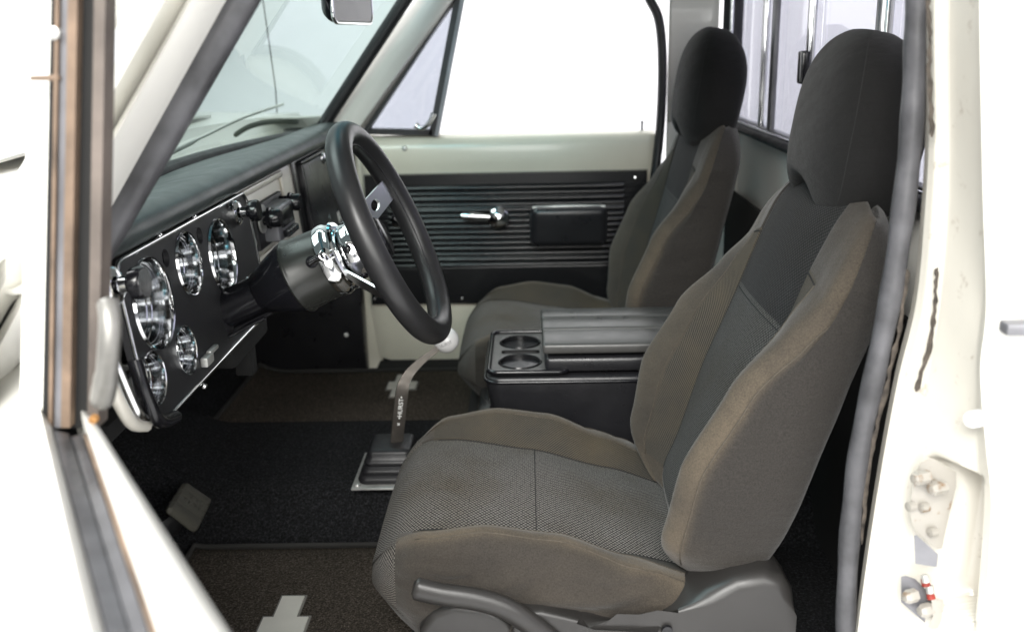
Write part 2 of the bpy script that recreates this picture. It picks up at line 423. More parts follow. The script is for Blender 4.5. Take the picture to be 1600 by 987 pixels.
# windshield: curved pane, gasket all round
def ws_base(y): u = (y-1.675)/0.66; return -0.615+0.125*u*u
def ws(y, z): return Vector((ws_base(y)+(z-0.665)*0.76, y+(1.675-y)*(z-0.665)*0.10, z))
ys = [1.015+1.32*i/24 for i in range(25)]; zs = [0.650+0.50*i/10 for i in range(11)]
b = MB(); b.sheet([[ws(y, z) for y in ys] for z in zs]); b.build('windshield', 'windshield', cab, smooth=80)
per = [ws(y, 0.650) for y in ys] + [ws(ys[-1], z) for z in zs[1:]] + [ws(y, 1.15) for y in ys[::-1][1:]] + [ws(ys[0], z) for z in zs[::-1][1:-1]]
b = MB(); b.tube(per, 0.0155, 12, closed=True); b.build('windshield_gasket', 'black_rubber', cab, smooth=70)
# cowl outside the windshield
b = MB(); rows = []
for dx, z in ((0.004, 0.640), (-0.06, 0.632), (-0.10, 0.640), (-0.13, 0.690), (-0.40, 0.697)):
    rows.append([Vector((ws_base(y)+dx, y, z)) for y in [0.90+1.55*i/20 for i in range(21)]])
b.sheet(rows); b.build('cowl', 'paint', cab, smooth=50, solid=0.006)
# pillars beside the windshield
def slant(p0, p1, z): t = (z-p0.z)/(p1.z-p0.z); return p0+(p1-p0)*t
d0, d1 = PY(165, 355, 0.955), PY(362, 0, 0.955)      # driver side: inner edge of white pillar
e0, e1 = PY(150, 190, 0.955), PY(262, 0, 0.955)
zz = [0.40, 0.56, 0.72, 0.88, 1.04, 1.16]
def pill(a0, a1, b0, b1, ya, yb):
    R = []
    for z in zz:
        p, q = slant(a0, a1, z), slant(b0, b1, z); w = q-p
        prof = [(0, 0), (0.0, 1), (0.22, 1.25), (0.42, 0.95), (0.52, 0.75), (0.62, 1.2), (0.85, 1.15), (1, 0.7), (1, 0)]
        R.append([p + w*u + Vector((0, yb+(ya-yb)*h - p.y, 0)) for u, h in prof])
    return R
b = MB(); b.loft(pill(d0, d1, e0, e1, 0.905, 0.985)); o = b.build('windshield_pillar', 'paint', cab, smooth=35)
g0, g1 = PY(163, 372, 0.955), PY(375, 0, 0.955)
b = MB(); b.tube([slant(g0, g1, z) for z in (0.45, 0.6, 0.75, 0.9, 1.05, 1.15)], 0.017, 14); b.build('door_weatherstrip', 'rubber', cab, smooth=70)
b = MB(); b.tube([slant(e0, e1, z)+Vector((-0.02, -0.05, 0)) for z in (0.55, 0.75, 0.95, 1.15)], 0.006, 8); b.build('drip_rail', 'paint', cab, smooth=60)
h0, h1 = PY(528, 190, 2.36), PY(668, 0, 2.36); k0, k1 = PY(572, 190, 2.36), PY(706, 0, 2.36)
b = MB()
R = []
for z in (0.62, 0.75, 0.9, 1.05, 1.16):
    p, q = slant(h0, h1, z), slant(k0, k1, z); w = q-p
    R.append([p+w*u+Vector((0, dy, 0)) for u, dy in ((-0.5, 0.07), (-0.5, 0.0), (0.0, -0.012), (0.4, -0.012), (0.9, 0.0), (1.15, 0.05), (1.15, 0.07))])
b.loft(R); b.build('windshield_pillar', 'paint', cab, smooth=50)
# kick panel, firewall, cowl side below the dash
b = MB(); b.box((-0.90, 2.352, 0.0), (-0.425, 2.40, 0.66), 0.008); b.build('kick_panel', 'vinyl', cab, smooth=40)
screw('panel_screw', PY(541, 523, 2.35), (0, -1, 0), 0.006, cab, 'white_mark')
b = MB(); b.box((-0.47, 2.415, 0.0), (-0.39, 2.47, 0.66), 0.006); b.build('hinge_pillar', 'paint_in', cab, smooth=40)
b = MB(); b.box((-0.93, 0.93, 0.0), (-0.89, 2.40, 0.63)); b.build('firewall', 'felt', cab)
b = MB(); b.box((-0.90, 0.92, 0.0), (-0.50, 0.985, 0.62), 0.008); b.build('kick_panel', 'felt', cab, smooth=40)
# rocker / sill under the driver's opening
b = MB(); b.box((-0.55, 0.86, -0.12), (0.42, 0.975, 0.005), 0.015); b.build('rocker_sill', 'paint', cab, smooth=40)
# front fender and hood side
b = MB(); fr = []
for x in (-0.50, -0.75, -1.1, -1.6, -2.1):
    fr.append([Vector((x, y, z)) for y, z in ((0.84, -0.1), (0.80, 0.30), (0.80, 0.52), (0.83, 0.62), (0.88, 0.668), (0.96, 0.685), (1.06, 0.690))])
b.sheet(fr); b.build('front_fender', 'paint', cab, smooth=60, solid=0.004)
b = MB(); fr = []
for x in (-0.74, -1.1, -1.6, -2.1):
    fr.append([Vector((x, y, 0.700+0.015*math.sin(math.pi*(y-1.07)/1.22))) for y in [1.07+1.22*i/10 for i in range(11)]])
b.sheet(fr); b.build('hood', 'paint', cab, smooth=60, solid=0.006)
b = MB(); b.tube([Vector((-0.64, 2.50, 0.60)), Vector((-0.635, 2.495, 0.75)), Vector((-0.64, 2.47, 0.95)), Vector((-0.66, 2.44, 1.25))], 0.0016, 6); b.build('antenna', 'gloss_black', cab)
b = MB(); fr = []
for x in (-0.50, -0.9, -1.5, -2.1):
    fr.append([Vector((x, y, z)) for y, z in ((2.30, 0.690), (2.42, 0.685), (2.50, 0.665), (2.55, 0.6), (2.56, 0.3), (2.54, -0.1))])
b.sheet(fr); b.build('front_fender', 'paint', cab, smooth=60, solid=0.004)

# door jamb behind the driver's door
inn = [(1446, -330), (1452, -90), (1451, 60), (1452, 200), (1446, 320), (1432, 470), (1403, 593), (1378, 727), (1357, 860), (1340, 987), (1330, 1090)]
out = [(1520, -330), (1529, -90), (1532, 100), (1536, 300), (1541, 480), (1532, 580), (1541, 700), (1549, 780), (1546, 870), (1537, 987), (1530, 1090)]
I = catmull([PY(x, y, 0.968) for x, y in inn], 9); O = catmull([PY(x, y, 0.872) for x, y in out], 9)
def jamb_pt(u, v):
    f = u*(len(I)-1); i = min(int(f), len(I)-2); t = f-i
    p = I[i].lerp(I[i+1], t); q = O[i].lerp(O[i+1], t)
    w = p.lerp(q, v)
    # step behind the pinch flange, then a shallow trough
    w.x += 0.010*max(0, min(1, (v-0.12)/0.08))*(1-max(0, min(1, (v-0.80)/0.2)))
    zc_, vc_ = 0.345, 0.60
    a = max(0.0, 1-((w.z-zc_)/0.085)**6); c = max(0.0, 1-((v-vc_)/0.30)**6)
    k = max(0.0, min(1.0, a*c*2.2)); w.x += 0.062*k*k*(3-2*k)
    return w
b = MB(); b.sheet([[jamb_pt(i/150, j/40) for j in range(41)] for i in range(151)]); b.build('door_jamb', 'paint_jamb', cab, smooth=70)
b = MB(); b.sheet([[I[i], I[i]+Vector((0.004, 0.02, 0)), I[i]+Vector((0.05, 0.05, 0))] for i in range(len(I))]); b.build('pinch_flange', 'paint_jamb', cab, smooth=40)
b = MB(); b.sheet([[O[i], O[i]+Vector((0.006, -0.006, 0)), O[i]+Vector((0.03, -0.010, 0)), Vector((1.3, O[i].y-0.03, O[i].z))] for i in range(len(O))])
b.build('quarter_panel', 'paint', cab, smooth=40)
b = MB(); p = PY(1560, 508, 0.855); b.box((p.x, 0.838, p.z-0.006), (p.x+0.4, 0.856, p.z+0.006), 0.003); b.build('side_moulding', 'chanl', cab, smooth=40)
wsp = [(1440, -330), (1436, -90), (1433, 20), (1430, 110), (1424, 210), (1411, 330), (1394, 450), (1370, 570), (1347, 680), (1333, 780), (1325, 880), (1322, 987), (1326, 1090)]
wp = catmull([PY(x, y, 0.99) for x, y in wsp], 6)
b = MB(); b.tube(wp, [0.0118+0.0006*math.sin(i*0.9) for i in range(len(wp))], 14); b.build('door_weatherstrip', 'rubber', cab, smooth=80)
def strip(pts, name, y, w, m):
    b = MB(); c = catmull([PY(a, d, y) for a, d in pts], 8)
    b.tube([p + Vector((random.uniform(-1, 1)*w*0.35, 0, 0)) for p in c], [w*random.uniform(0.45, 1.1)*(0.3 if i in (0, len(c)-1) else 1) for i in range(len(c))], 6, flat=0.5)
    return b.build(name, m, cab, smooth=60)
strip([(1449, -10), (1454, 60), (1452, 120), (1457, 215)], 'adhesive_residue', 0.947, 0.0028, 'glue')
strip([(1464, 418), (1461, 470), (1452, 540), (1430, 612)], 'adhesive_residue', 0.945, 0.0030, 'glue')
strip([(1419, 420), (1408, 500), (1388, 590), (1368, 680), (1354, 760), (1347, 850)], 'adhesive_residue', 0.983, 0.0032, 'glue')
p = PY(1512, 651, 0.885)
b = MB(); b.lathe(p+Vector((0.02, 0, 0)), (-1, -0.35, 0), [(0, 0.009), (0.022, 0.0085), (0.024, 0.007), (0.024, 0.0)], 20); b.build('bumper_stop', 'knob_white', cab, smooth=40)
# striker plate and its lower bracket
def jpoly(pts, y, t, name, m, bev=0.0015):
    w = [PY(a, d, y) for a, d in pts]; xm = sum(q.x for q in w)/len(w)
    b = MB(); v0 = [b.bm.verts.new(q) for q in w]; v1 = [b.bm.verts.new(q+Vector((t, 0.25*t, 0))) for q in w]
    b.bm.faces.new(v0); b.bm.faces.new(v1[::-1]); n = len(w)
    for i in range(n): b.bm.faces.new([v0[i], v1[i], v1[(i+1) % n], v0[(i+1) % n]])
    bmesh.ops.recalc_face_normals(b.bm, faces=b.bm.faces)
    return b.build(name, m, cab, smooth=30)
stp = jpoly([(1438, 722), (1450, 717), (1486, 738), (1486, 762), (1476, 800), (1464, 857), (1428, 828), (1421, 800), (1428, 745)], 0.918, 0.006, 'striker_plate', 'plate')
for (a, d) in ((1437, 746), (1463, 762)):
    q = PY(a, d, 0.905); bb = MB(); bb.lathe(q, (-1, -0.35, 0), [(-0.01, 0.0075), (0.004, 0.0075), (0.005, 0.006), (0.008, 0.0055), (0.009, 0.0)], 6)
    bo = bb.build('bolt', 'plate', stp, smooth=30)
for (a, d) in ((1421, 791), (1442, 793), (1455, 831)):
    q = PY(a, d, 0.914); bb = MB(); bb.lathe(q, (-1, -0.35, 0), [(-0.006, 0.005), (0.002, 0.005), (0.003, 0.0)], 12); bb.build('rivet', 'plate', stp, smooth=30)
lbr = jpoly([(1408, 900), (1422, 905), (1462, 945), (1462, 960), (1445, 972), (1408, 940)], 0.922, 0.006, 'latch_bracket', 'chanl')
for (a, d) in ((1421, 931), (1445, 953)):
    q = PY(a, d, 0.912); bb = MB(); bb.lathe(q, (-1, -0.35, 0), [(-0.008, 0.0075), (0.003, 0.0075), (0.007, 0.005), (0.008, 0.0)], 6); bb.build('bolt', 'plate', lbr, smooth=30)
jpoly([(1455, 935), (1466, 938), (1466, 965), (1458, 982), (1450, 980), (1458, 962)], 0.908, 0.006, 'latch_hook', 'plate')
for (a, d, mm) in ((1446, 903, 'zinc'), (1446, 909, 'red'), (1453, 920, 'zinc'), (1454, 929, 'red')):
    q = PY(a, d, 0.912); bb = MB(); bb.lathe(q, (0.2, -0.35, -1), [(-0.004, 0.004), (0.004, 0.0045), (0.005, 0.0)], 10); bb.build('latch_spring', mm, cab, smooth=30)
jpoly([(1428, 836), (1462, 866), (1460, 885), (1430, 880)], 0.90, 0.003, 'dark_latch_slot', 'chanl')

# ------------------------------------------------------------------ passenger door
pd = thing('passenger_door', 'closed white door on the far side with black ribbed trim panel', 'truck door', (-0.05, 2.42, 0.05))
bx0, bx1 = -0.415, 0.318
b = MB()
prof = [(2.405, 0.05), (2.402, 0.205), (2.402, 0.50), (2.398, 0.546), (2.392, 0.560), (2.391, 0.60), (2.396, 0.622), (2.412, 0.634), (2.455, 0.634), (2.47, 0.62), (2.475, 0.05)]
def doorx(z): return bx0 + 0.012*max(0, (0.2-z)/0.15)
cols = [0, 0.02, 0.05, 0.5, 0.97, 1]
b.loft([[Vector((doorx(z)+(bx1-doorx(z))*t, y + (0.012 if t in (0, 1) else 0), z + (0.012*(1-t/0.05) if z < 0.06 and t < 0.05 else 0))) for y, z in prof] for t in cols])
b.build('door_shell', 'paint_in', pd, smooth=50)
# ribbed trim panel : real ridges
tz1, tz0 = 0.541, 0.206
b = MB(); rows = []
tx0, tx1 = -0.408, 0.300
def rib_y(z):
    top, bot = 0.512, 0.302
    if bot < z < top:
        ph = (z-bot)/(top-bot)*15
        return 2.386 - 0.007*abs(math.sin(ph*math.pi))**0.7
    return 2.384
zs2 = [tz0+(tz1-tz0)*i/250 for i in range(251)]
for x, edge in ((tx0, 1), (tx0+0.003, 0), (tx0+0.055, 0), (tx0+0.058, 2), (tx1-0.060, 2), (tx1-0.057, 0), (tx1-0.003, 0), (tx1, 1)):
    rows.append([Vector((x, 2.398 if (edge == 1 or k in (0, 250)) else (rib_y(z) if edge == 2 else 2.384), z)) for k, z in enumerate(zs2)])
b.sheet(rows); b.build('trim_panel', 'trim_panel', pd, smooth=45)
for (a, d) in ((722, 467), (585, 467), (993, 278)):
    screw('trim_screw', PY(a, d, 2.383), (0, -1, 0), 0.0055, pd)
screw('lock_screw', PY(632, 232, 2.389), (0, -1, 0), 0.007, pd, 'zinc')
b = MB(); b.box((-0.40, 2.362, -0.12), (0.33, 2.47, 0.046), 0.006); b.build('rocker_sill', 'felt', cab, smooth=40)
# window crank
cr = MB(); cp = PY(779, 340, 2.36)
cr.lathe((cp.x, 2.384, cp.z), (0, -1, 0), [(0, 0.026), (0.004, 0.025), (0.010, 0.014), (0.02, 0.012), (0.024, 0.024), (0.036, 0.026), (0.044, 0.018), (0.047, 0.0)], 28)
cr.tube([Vector((cp.x, 2.350, cp.z)), Vector((cp.x-0.03, 2.348, cp.z+0.004)), Vector((cp.x-0.06, 2.345, cp.z+0.006)), Vector((cp.x-0.092, 2.346, cp.z+0.008))], [0.009, 0.008, 0.0105, 0.008], 12, flat=0.6, up=(0, 0, 1))
cr.build('window_crank', 'chrome', pd, smooth=50)
q = PY(622, 345, 2.37); b = MB(); b.lathe((q.x, 2.384, q.z), (0, -1, 0), [(0, 0.022), (0.004, 0.021), (0.008, 0.012), (0.02, 0.011), (0.022, 0.0)], 24)
b.build('handle_escutcheon', 'chrome', pd, smooth=50)
# arm rest pocket with chrome top strip
a0, a1 = PY(828, 322, 2.35), PY(948, 384, 2.35)
b = MB(); b.box((a0.x, 2.312, a1.z), (a1.x, 2.39, a0.z), 0.020, 5)
for v in b.bm.verts:
    if v.co.y < 2.34: v.co.z += 0.004*math.sin((v.co.x-a0.x)/(a1.x-a0.x)*math.pi); v.co.y += 0.018*(a0.z-v.co.z)/(a0.z-a1.z)
pk = b.build('arm_rest', 'vinyl', pd, smooth=50)
b = MB(); b.tube([Vector((a0.x+0.006+(a1.x-a0.x-0.012)*i/10, 2.332, a0.z-0.001+0.002*math.sin(math.pi*i/10))) for i in range(11)], 0.0032, 8); b.build('chrome_strip', 'zinc', pk, smooth=60)
for a in (850, 935): screw('rest_screw', PY(a, 354, 2.333)+Vector((0, -0.008, 0)), (0, -1, 0), 0.0035, pk, 'zinc')
# vent window frame, pane, latch, division bar
def bar(b, p, q, w, t, mi=0):
    d = (q-p).normalized(); n = Vector((0, 1, 0)); s2 = d.cross(n)
    R = [[c+s2*a+n*e for a, e in ((-w/2, -t/2), (w/2, -t/2), (w/2, t/2), (-w/2, t/2))] for c in (p, q)]
    b.loft(R, mis=lambda i, j: mi)
    for f in b.bm.faces: f.smooth = False
v0, v1 = PY(566, 208, 2.41), PY(703, 0, 2.41); top = slant(v0, v1, 1.02)
w0, w1 = PY(676, 212, 2.41), PY(716, 0, 2.41); wtop = slant(w0, w1, 1.02)
vent = MB(); bar(vent, v0, slant(v0, v1, 1.12), 0.020, 0.035); bar(vent, v0+Vector((0.013, -0.004, 0.004)), top+Vector((0.013, -0.004, 0.004)), 0.006, 0.04)
bar(vent, v0+Vector((0, 0, 0.005)), w0+Vector((0, 0, 0.008)), 0.014, 0.03); bar(vent, w0, wtop, 0.018, 0.03)
vo = vent.build('vent_window', 'black_rubber', pd)
b = MB(); bar(b, w0+Vector((0.011, -0.004, 0)), wtop+Vector((0.011, -0.004, 0)), 0.009, 0.03); b.build('division_bar', 'chanl', vo)
b = MB(); b.box((0, 0, 0), (1, 1, 1))
vp = [v0+Vector((0.01, 0.0, 0.01)), w0+Vector((-0.005, 0, 0.01)), wtop, top]
for v in list(b.bm.verts): b.bm.verts.remove(v)
A = [b.bm.verts.new(p+Vector((0, -0.002, 0))) for p in vp]; Bq = [b.bm.verts.new(p+Vector((0, 0.002, 0))) for p in vp]
b.bm.faces.new(A); b.bm.faces.new(Bq[::-1])
for i in range(4): b.bm.faces.new([A[i], Bq[i], Bq[(i+1) % 4], A[(i+1) % 4]])
b.build('pane', 'vent_glass', vo)
b = MB(); b.tube(catmull([PY(650, 196, 2.37), PY(659, 201, 2.365), PY(670, 193, 2.36), PY(678, 177, 2.36)], 5), [0.0085, 0.008, 0.0065, 0.006, 0.005, 0.005, 0.005, 0.005, 0.006, 0.006, 0.006, 0.006, 0.006, 0.0065, 0.007, 0.007], 10)
b.build('vent_latch', 'chrome', vo, smooth=60)
# rear door frame with its rubber
b = MB(); p0, p1 = PY(1022, 215, 2.40), PY(1026, 60, 2.40)
pth = catmull([PY(1020, 300, 2.39), PY(1031, 205, 2.40), PY(1035, 110, 2.40), PY(1031, 40, 2.40), PY(1018, 5, 2.40), PY(990, -30, 2.40), PY(900, -60, 2.40)], 8)
b.tube(pth, 0.0115, 12, flat=1.4); b.build('frame_rubber', 'black_rubber', pd, smooth=70)
b = MB(); b.box((-0.12, 2.40, 1.02), (0.34, 2.46, 1.12), 0.01); b.build('window_frame', 'paint', pd, smooth=40)
b = MB(); q = PY(1003, 212, 2.42); b.lathe((q.x, 2.42, 0.63), (0, 0, 1), [(0, 0.003), (0.022, 0.003), (0.026, 0.0045), (0.03, 0)], 10); b.build('lock_button', 'chanl', pd, smooth=50)

# ------------------------------------------------------------------ open driver's door
dd = thing('open_door', 'open driver door seen along its sill, out of focus with rusty window channel', 'truck door', (-0.30, 0.65, 0.0))
def line(p, q, z0, z1=None):
    a, c = PZ(*p, z0), PZ(*q, z1 if z1 is not None else z0); return a, c
zs_ = 0.55
L = {}
L['in_edge'] = line((150, 662), (356, 987), 0.545)
L['in_top'] = line((140, 664), (305, 987), 0.560)
L['felt_r'] = line((137, 672), (250, 987), 0.556)
L['felt_l'] = line((80, 672), (160, 987), 0.552)
L['out_top'] = line((62, 660), (128, 987), 0.556)
def at(nm, t, dz=0, off=(0, 0)): a, c = L[nm]; p = a.lerp(c, t); p.z += dz; p.x += off[0]; p.y += off[1]; return p
ts = [-0.75, -0.3, 0.0, 0.5, 1.0, 1.35]
b = MB(); b.sheet([[at('in_edge', t, -0.5, (0.02, 0.01)), at('in_edge', t, -0.06, (0.012, 0.006)), at('in_edge', t), at('in_top', t, -0.003).lerp(at('in_edge', t), 0.4)+Vector((0, 0, 0.006)), at('in_top', t), at('in_top', t, -0.002).lerp(at('felt_r', t), 0.6), at('felt_r', t, -0.004), at('felt_r', t, -0.05)] for t in ts])
b.build('inner_skin', 'paint', dd, smooth=60, solid=0.002)
b = MB(); b.sheet([[at('felt_r', t, -0.008)+Vector((random.uniform(-1, 1)*0.0006, 0, 0)), at('felt_r', t, -0.003).lerp(at('felt_l', t, -0.003), 0.10)] for t in [i/20*1.35 for i in range(21)]])
b.build('rusty_seam', 'rust', dd, smooth=60, solid=0.003)
b = MB(); b.sheet([[at('felt_r', t, -0.012).lerp(at('felt_l', t, -0.012), u)+Vector((0, 0, dz)) for u, dz in ((0.12, 0), (0.2, 0.008), (0.45, 0.006), (0.47, -0.02), (0.53, -0.02), (0.55, 0.008), (0.9, 0.012), (0.98, 0.004))] for t in (0.0, 0.5, 1, 1.35)])
b.build('window_felt', 'rubber', dd, smooth=30, solid=0.002)
b = MB(); b.sheet([[at('felt_l', t, -0.03), at('felt_l', t), at('out_top', t).lerp(at('felt_l', t), 0.3)+Vector((0, 0, 0.005)), at('out_top', t, 0.0), at('out_top', t, -0.02, (-0.03, -0.02)), at('out_top', t, -0.07, (-0.055, -0.035)), at('out_top', t, -0.20, (-0.075, -0.048)), at('out_top', t, -0.6, (-0.06, -0.04))] for t in ts])
b.build('outer_skin', 'paint', dd, smooth=70, solid=0.002)
# side moulding low on the outer skin
q0 = PY(2, 690, 0.70); q1 = PY(2, 865, 0.62)
# window post: layered channel strips
def vstrip(pt, pb, Y, dY, name, m, bev=0.002):
    # (left, right) px at the top edge of the picture and at the sill
    a, c = PY(pt[0], -20, Y), PY(pt[1], -20, Y); e, g = PY(pb[0], 668, Y), PY(pb[1], 668, Y)
    b = MB(); k = 1.12
    up0, up1 = e.lerp(a, 1.25), g.lerp(c, 1.25)
    R = []
    for i in range(9):
        t = i/8; p, q = e.lerp(up0, t), g.lerp(up1, t)
        R.append([p, q, q+Vector((0, dY, 0)), p+Vector((0, dY, 0))])
    b.loft(R); 
    for f in b.bm.faces: f.smooth = False
    return b.build(name, m, dd)
vstrip((47, 82), (30, 66), 0.775, 0.02, 'vent_frame', 'paint')
vstrip((80, 93), (66, 82), 0.770, 0.015, 'channel_strip', 'felt')
vstrip((92, 107), (80, 96), 0.762, 0.02, 'channel_strip', 'chanl')
vstrip((106, 121), (95, 109), 0.755, 0.02, 'run_channel', 'rust')
vstrip((119, 149), (107, 138), 0.765, 0.015, 'run_channel', 'felt')
vstrip((147, 165), (136, 153), 0.757, 0.02, 'run_channel', 'rust_dark')
vstrip((86, 92), (75, 81), 0.758, 0.01, 'channel_strip', 'rust')
q = PY(72, 122, 0.76); b = MB(); b.lathe(q, (1, 0, 0), [(-0.012, 0.002), (0.010, 0.0025), (0.012, 0.0)], 10); b.build('vent_pivot', 'rust', dd, smooth=50)
q = PY(86, 52, 0.76); b = MB(); b.lathe(q, (0, -1, 0), [(-0.004, 0.005), (0.004, 0.005), (0.006, 0.0)], 12); b.build('vent_rivet', 'zinc', dd, smooth=50)
# vent latch hanging inside, blurred
b = MB(); b.tube(catmull([PY(168, 470, 0.72), PY(172, 500, 0.71), PY(170, 545, 0.705), PY(166, 590, 0.71), PY(158, 630, 0.72)], 5), [0.006]+[0.0085]*14+[0.0095]*5+[0.007], 12)
b.build('vent_latch', 'latch_grey', dd, smooth=60)
q = PY(146, 655, 0.74); b = MB(); b.lathe(q, (0, -1, 0), [(-0.003, 0.004), (0.002, 0.0035), (0.003, 0.0)], 9); b.build('rust_spot', 'orange_rust', dd, smooth=50)
b = MB(); o_ = at('out_top', 0.35, -0.2, (-0.085, -0.054)); e_ = at('out_top', 1.2, -0.2, (-0.085, -0.054)); b.tube([o_, o_.lerp(e_, 0.5), e_], 0.010, 10); b.build('chrome_moulding', 'chrome', dd, smooth=60)

# ------------------------------------------------------------------ dashboard
dash = thing('dashboard', 'black padded dashboard over cream metal face with radio and glove box', 'dashboard', (-0.47, 1.68, 0.42))
Yd0, Yd1 = 0.992, 2.352
def dsec(y):
    # padded top, from the lip back to the windshield
    bx = ws_base(max(1.02, min(2.33, y)))
    return [(-0.475, 0.636), (-0.462, 0.637), (-0.448, 0.641), (-0.440, 0.650), (-0.4395, 0.660), (-0.446, 0.670), (-0.457, 0.676), (-0.475, 0.677), (-0.51, 0.672), (-0.55*0.5+0.5*(bx+0.03), 0.662), (bx+0.012, 0.655), (bx+0.012, 0.648), (-0.49, 0.644)]
b = MB(); b.loft([[Vector((x, y, z)) for x, z in dsec(y)] for y in [Yd0+(Yd1-Yd0)*i/30 for i in range(31)]]); b.build('dash_pad', 'dashpad', dash, smooth=60)
# metal face, slanted: bottom nearer the seats
def face(y, z): return Vector((-0.466+(0.64-z)*0.10, y, z))
b = MB(); b.loft([[face(y, 0.646)+Vector((-0.02, 0, 0)), face(y, 0.640)+Vector((-0.004, 0, 0)), face(y, 0.632), face(y, 0.455), face(y, 0.436)+Vector((-0.006, 0, 0)), face(y, 0.428)+Vector((-0.03, 0, 0)), face(y, 0.42)+Vector((-0.08, 0, 0)), face(y, 0.64)+Vector((-0.08, 0, 0))] for y in (1.512, 1.65, 1.8, Yd1)])
for za, zb_, ya_ in ((0.630, 0.646, Yd0), (0.430, 0.440, 1.12)):
    b.loft([[face(y, za)+Vector((-0.03, 0, 0)), face(y, za), face(y, zb_), face(y, zb_)+Vector((-0.03, 0, 0))] for y in (ya_, 1.25, 1.512)])
b.build('dash_face', 'dash_metal', dash, smooth=40)
def facebox(b, y0, y1, z0, z1, t, bev=0.004, mi=0, x=0.0):
    vs = b.box((x, y0, z0), (x+t, y1, z1), bev, 3, mi)
    for v in vs: v.co.x += face(0, v.co.z).x
def frame_on_face(b, y0, y1, z0, z1, w, t):
    for (a, c, e, g) in ((y0, y1, z1-w, z1), (y0, y1, z0, z0+w), (y0, y0+w, z0+w, z1-w), (y1-w, y1, z0+w, z1-w)):
        facebox(b, a, c, e, g, t, min(w, t)*0.45)
b = MB(); frame_on_face(b, 1.535, 1.80, 0.505, 0.632, 0.012, 0.006); b.build('radio_surround', 'dash_metal', dash, smooth=40)
# radio
b = MB(); facebox(b, 1.565, 1.755, 0.527, 0.600, 0.010, 0.003); ro = b.build('radio', 'gauge_black', dash, smooth=40)
b = MB(); facebox(b, 1.60, 1.715, 0.535, 0.592, 0.030, 0.004, x=0.006); b.build('radio_body', 'chanl', ro, smooth=40)
b = MB(); facebox(b, 1.618, 1.700, 0.556, 0.586, 0.003, 0.001, x=0.0365); b.build('radio_display', 'gloss_black', ro, smooth=40)
for k in range(5):
    b = MB(); facebox(b, 1.620+0.016*k, 1.632+0.016*k, 0.539, 0.551, 0.010, 0.002, x=0.036); b.build('radio_button', 'gloss_black', ro, smooth=40)
for (a, d) in ((402, 357), (436, 331)):
    Y = 1.585 if a < 420 else 1.735
    z = PX(a, d, face(0, 0.56).x+0.03).z
    b = MB(); b.lathe(Vector((face(0, z).x+0.004, Y, z)), (1, 0, 0.0), [(0, 0.013), (0.02, 0.012), (0.021, 0.018), (0.026, 0.0185), (0.027, 0.016), (0.040, 0.0155), (0.043, 0.013), (0.043, 0.0)], 24)
    b.build('radio_knob', 'gloss_black' if a > 420 else 'gloss_black', ro, smooth=40)
b = MB(); Yk = 1.585; b.lathe(Vector((face(0, 0.555).x+0.012, Yk, PX(402, 357, -0.43).z)), (1, 0, 0), [(0, 0.024), (0.003, 0.024), (0.004, 0.012)], 24); b.build('knob_bezel', 'zinc', ro, smooth=40)
# ash tray door
b = MB(); facebox(b, 1.575, 1.735, 0.447, 0.500, 0.008, 0.006); b.build('ash_tray', 'vinyl', dash, smooth=40)
# glove box: black surround, door with raised edge, lock, small badge
b = MB(); facebox(b, 1.885, 2.345, 0.425, 0.640, 0.005, 0.003); gb = b.build('glove_box', 'trim_panel', dash, smooth=40)
b = MB(); facebox(b, 1.935, 2.325, 0.445, 0.625, 0.010, 0.006, x=0.005); b.build('glove_door', 'vinyl', gb, smooth=40)
b = MB()
for (a, c, e, g) in ((1.920, 2.335, 0.627, 0.633), (1.920, 1.927, 0.44, 0.627)): facebox(b, a, c, e, g, 0.011, 0.002, x=0.005)
b.build('door_bead', 'gloss_black', gb, smooth=40)
p = PX(505, 247, -0.448); b = MB(); b.lathe((face(0, p.z).x+0.014, p.y, p.z), (1, 0, 0), [(0, 0.014), (0.004, 0.013), (0.007, 0.009), (0.010, 0.0)], 24); b.build('lock_button', 'chrome', gb, smooth=40)
p = PX(528, 337, -0.44); b = MB(); facebox(b, p.y-0.026, p.y+0.026, p.z-0.013, p.z+0.013, 0.004, 0.002, x=0.014); b.build('badge', 'zinc', gb, smooth=40)
# metal end by the driver's door and underside parts
b = MB(); c = catmull([PX(150, 545, -0.435), PX(166, 585, -0.43), PX(186, 628, -0.425), PX(206, 660, -0.425), PX(228, 664, -0.43)], 6)
b.tube(c, 0.007, 10, flat=1.1); b.build('dash_end', 'dash_metal', dash, smooth=60)
b = MB(); b.box((-0.56, 1.05, 0.405), (-0.50, 2.30, 0.43), 0.006); b.build('dash_brace', 'felt', dash, smooth=40)
b = MB(); b.box((-0.50, 1.40, 0.375), (-0.455, 1.60, 0.425), 0.01); b.box((-0.49, 1.50, 0.33), (-0.46, 1.53, 0.38), 0.004); b.build('under_dash_bracket', 'felt', dash, smooth=40)

# ------------------------------------------------------------------ instrument panel
ip = thing('instrument_panel', 'black instrument panel with six deep chrome gauge bezels', 'gauge panel', (-0.455, 1.27, 0.43))
def ppt(px, py, x=0.012):
    # point on the slanted panel plane, raised x off the dash face
    d = ray(px, py)
    # plane: X + 0.10*Z = -0.466+0.064 + x
    k = (-0.402+x - (CAM.x+0.10*CAM.z))/(d.x+0.10*d.z); return CAM+d*k
NP = Vector((1, 0, 0.10)).normalized()
PT = 0.014
gy0, gy1, gz0, gz1 = 1.012, 1.520, 0.437, 0.634
gauges = [((239, 474), 0.054, True), ((294, 412), 0.041, False), ((347, 400), 0.053, False), ((289, 547), 0.031, False), ((238, 591), 0.031, False)]
GC = [ppt(*g[0], PT) for g in gauges]
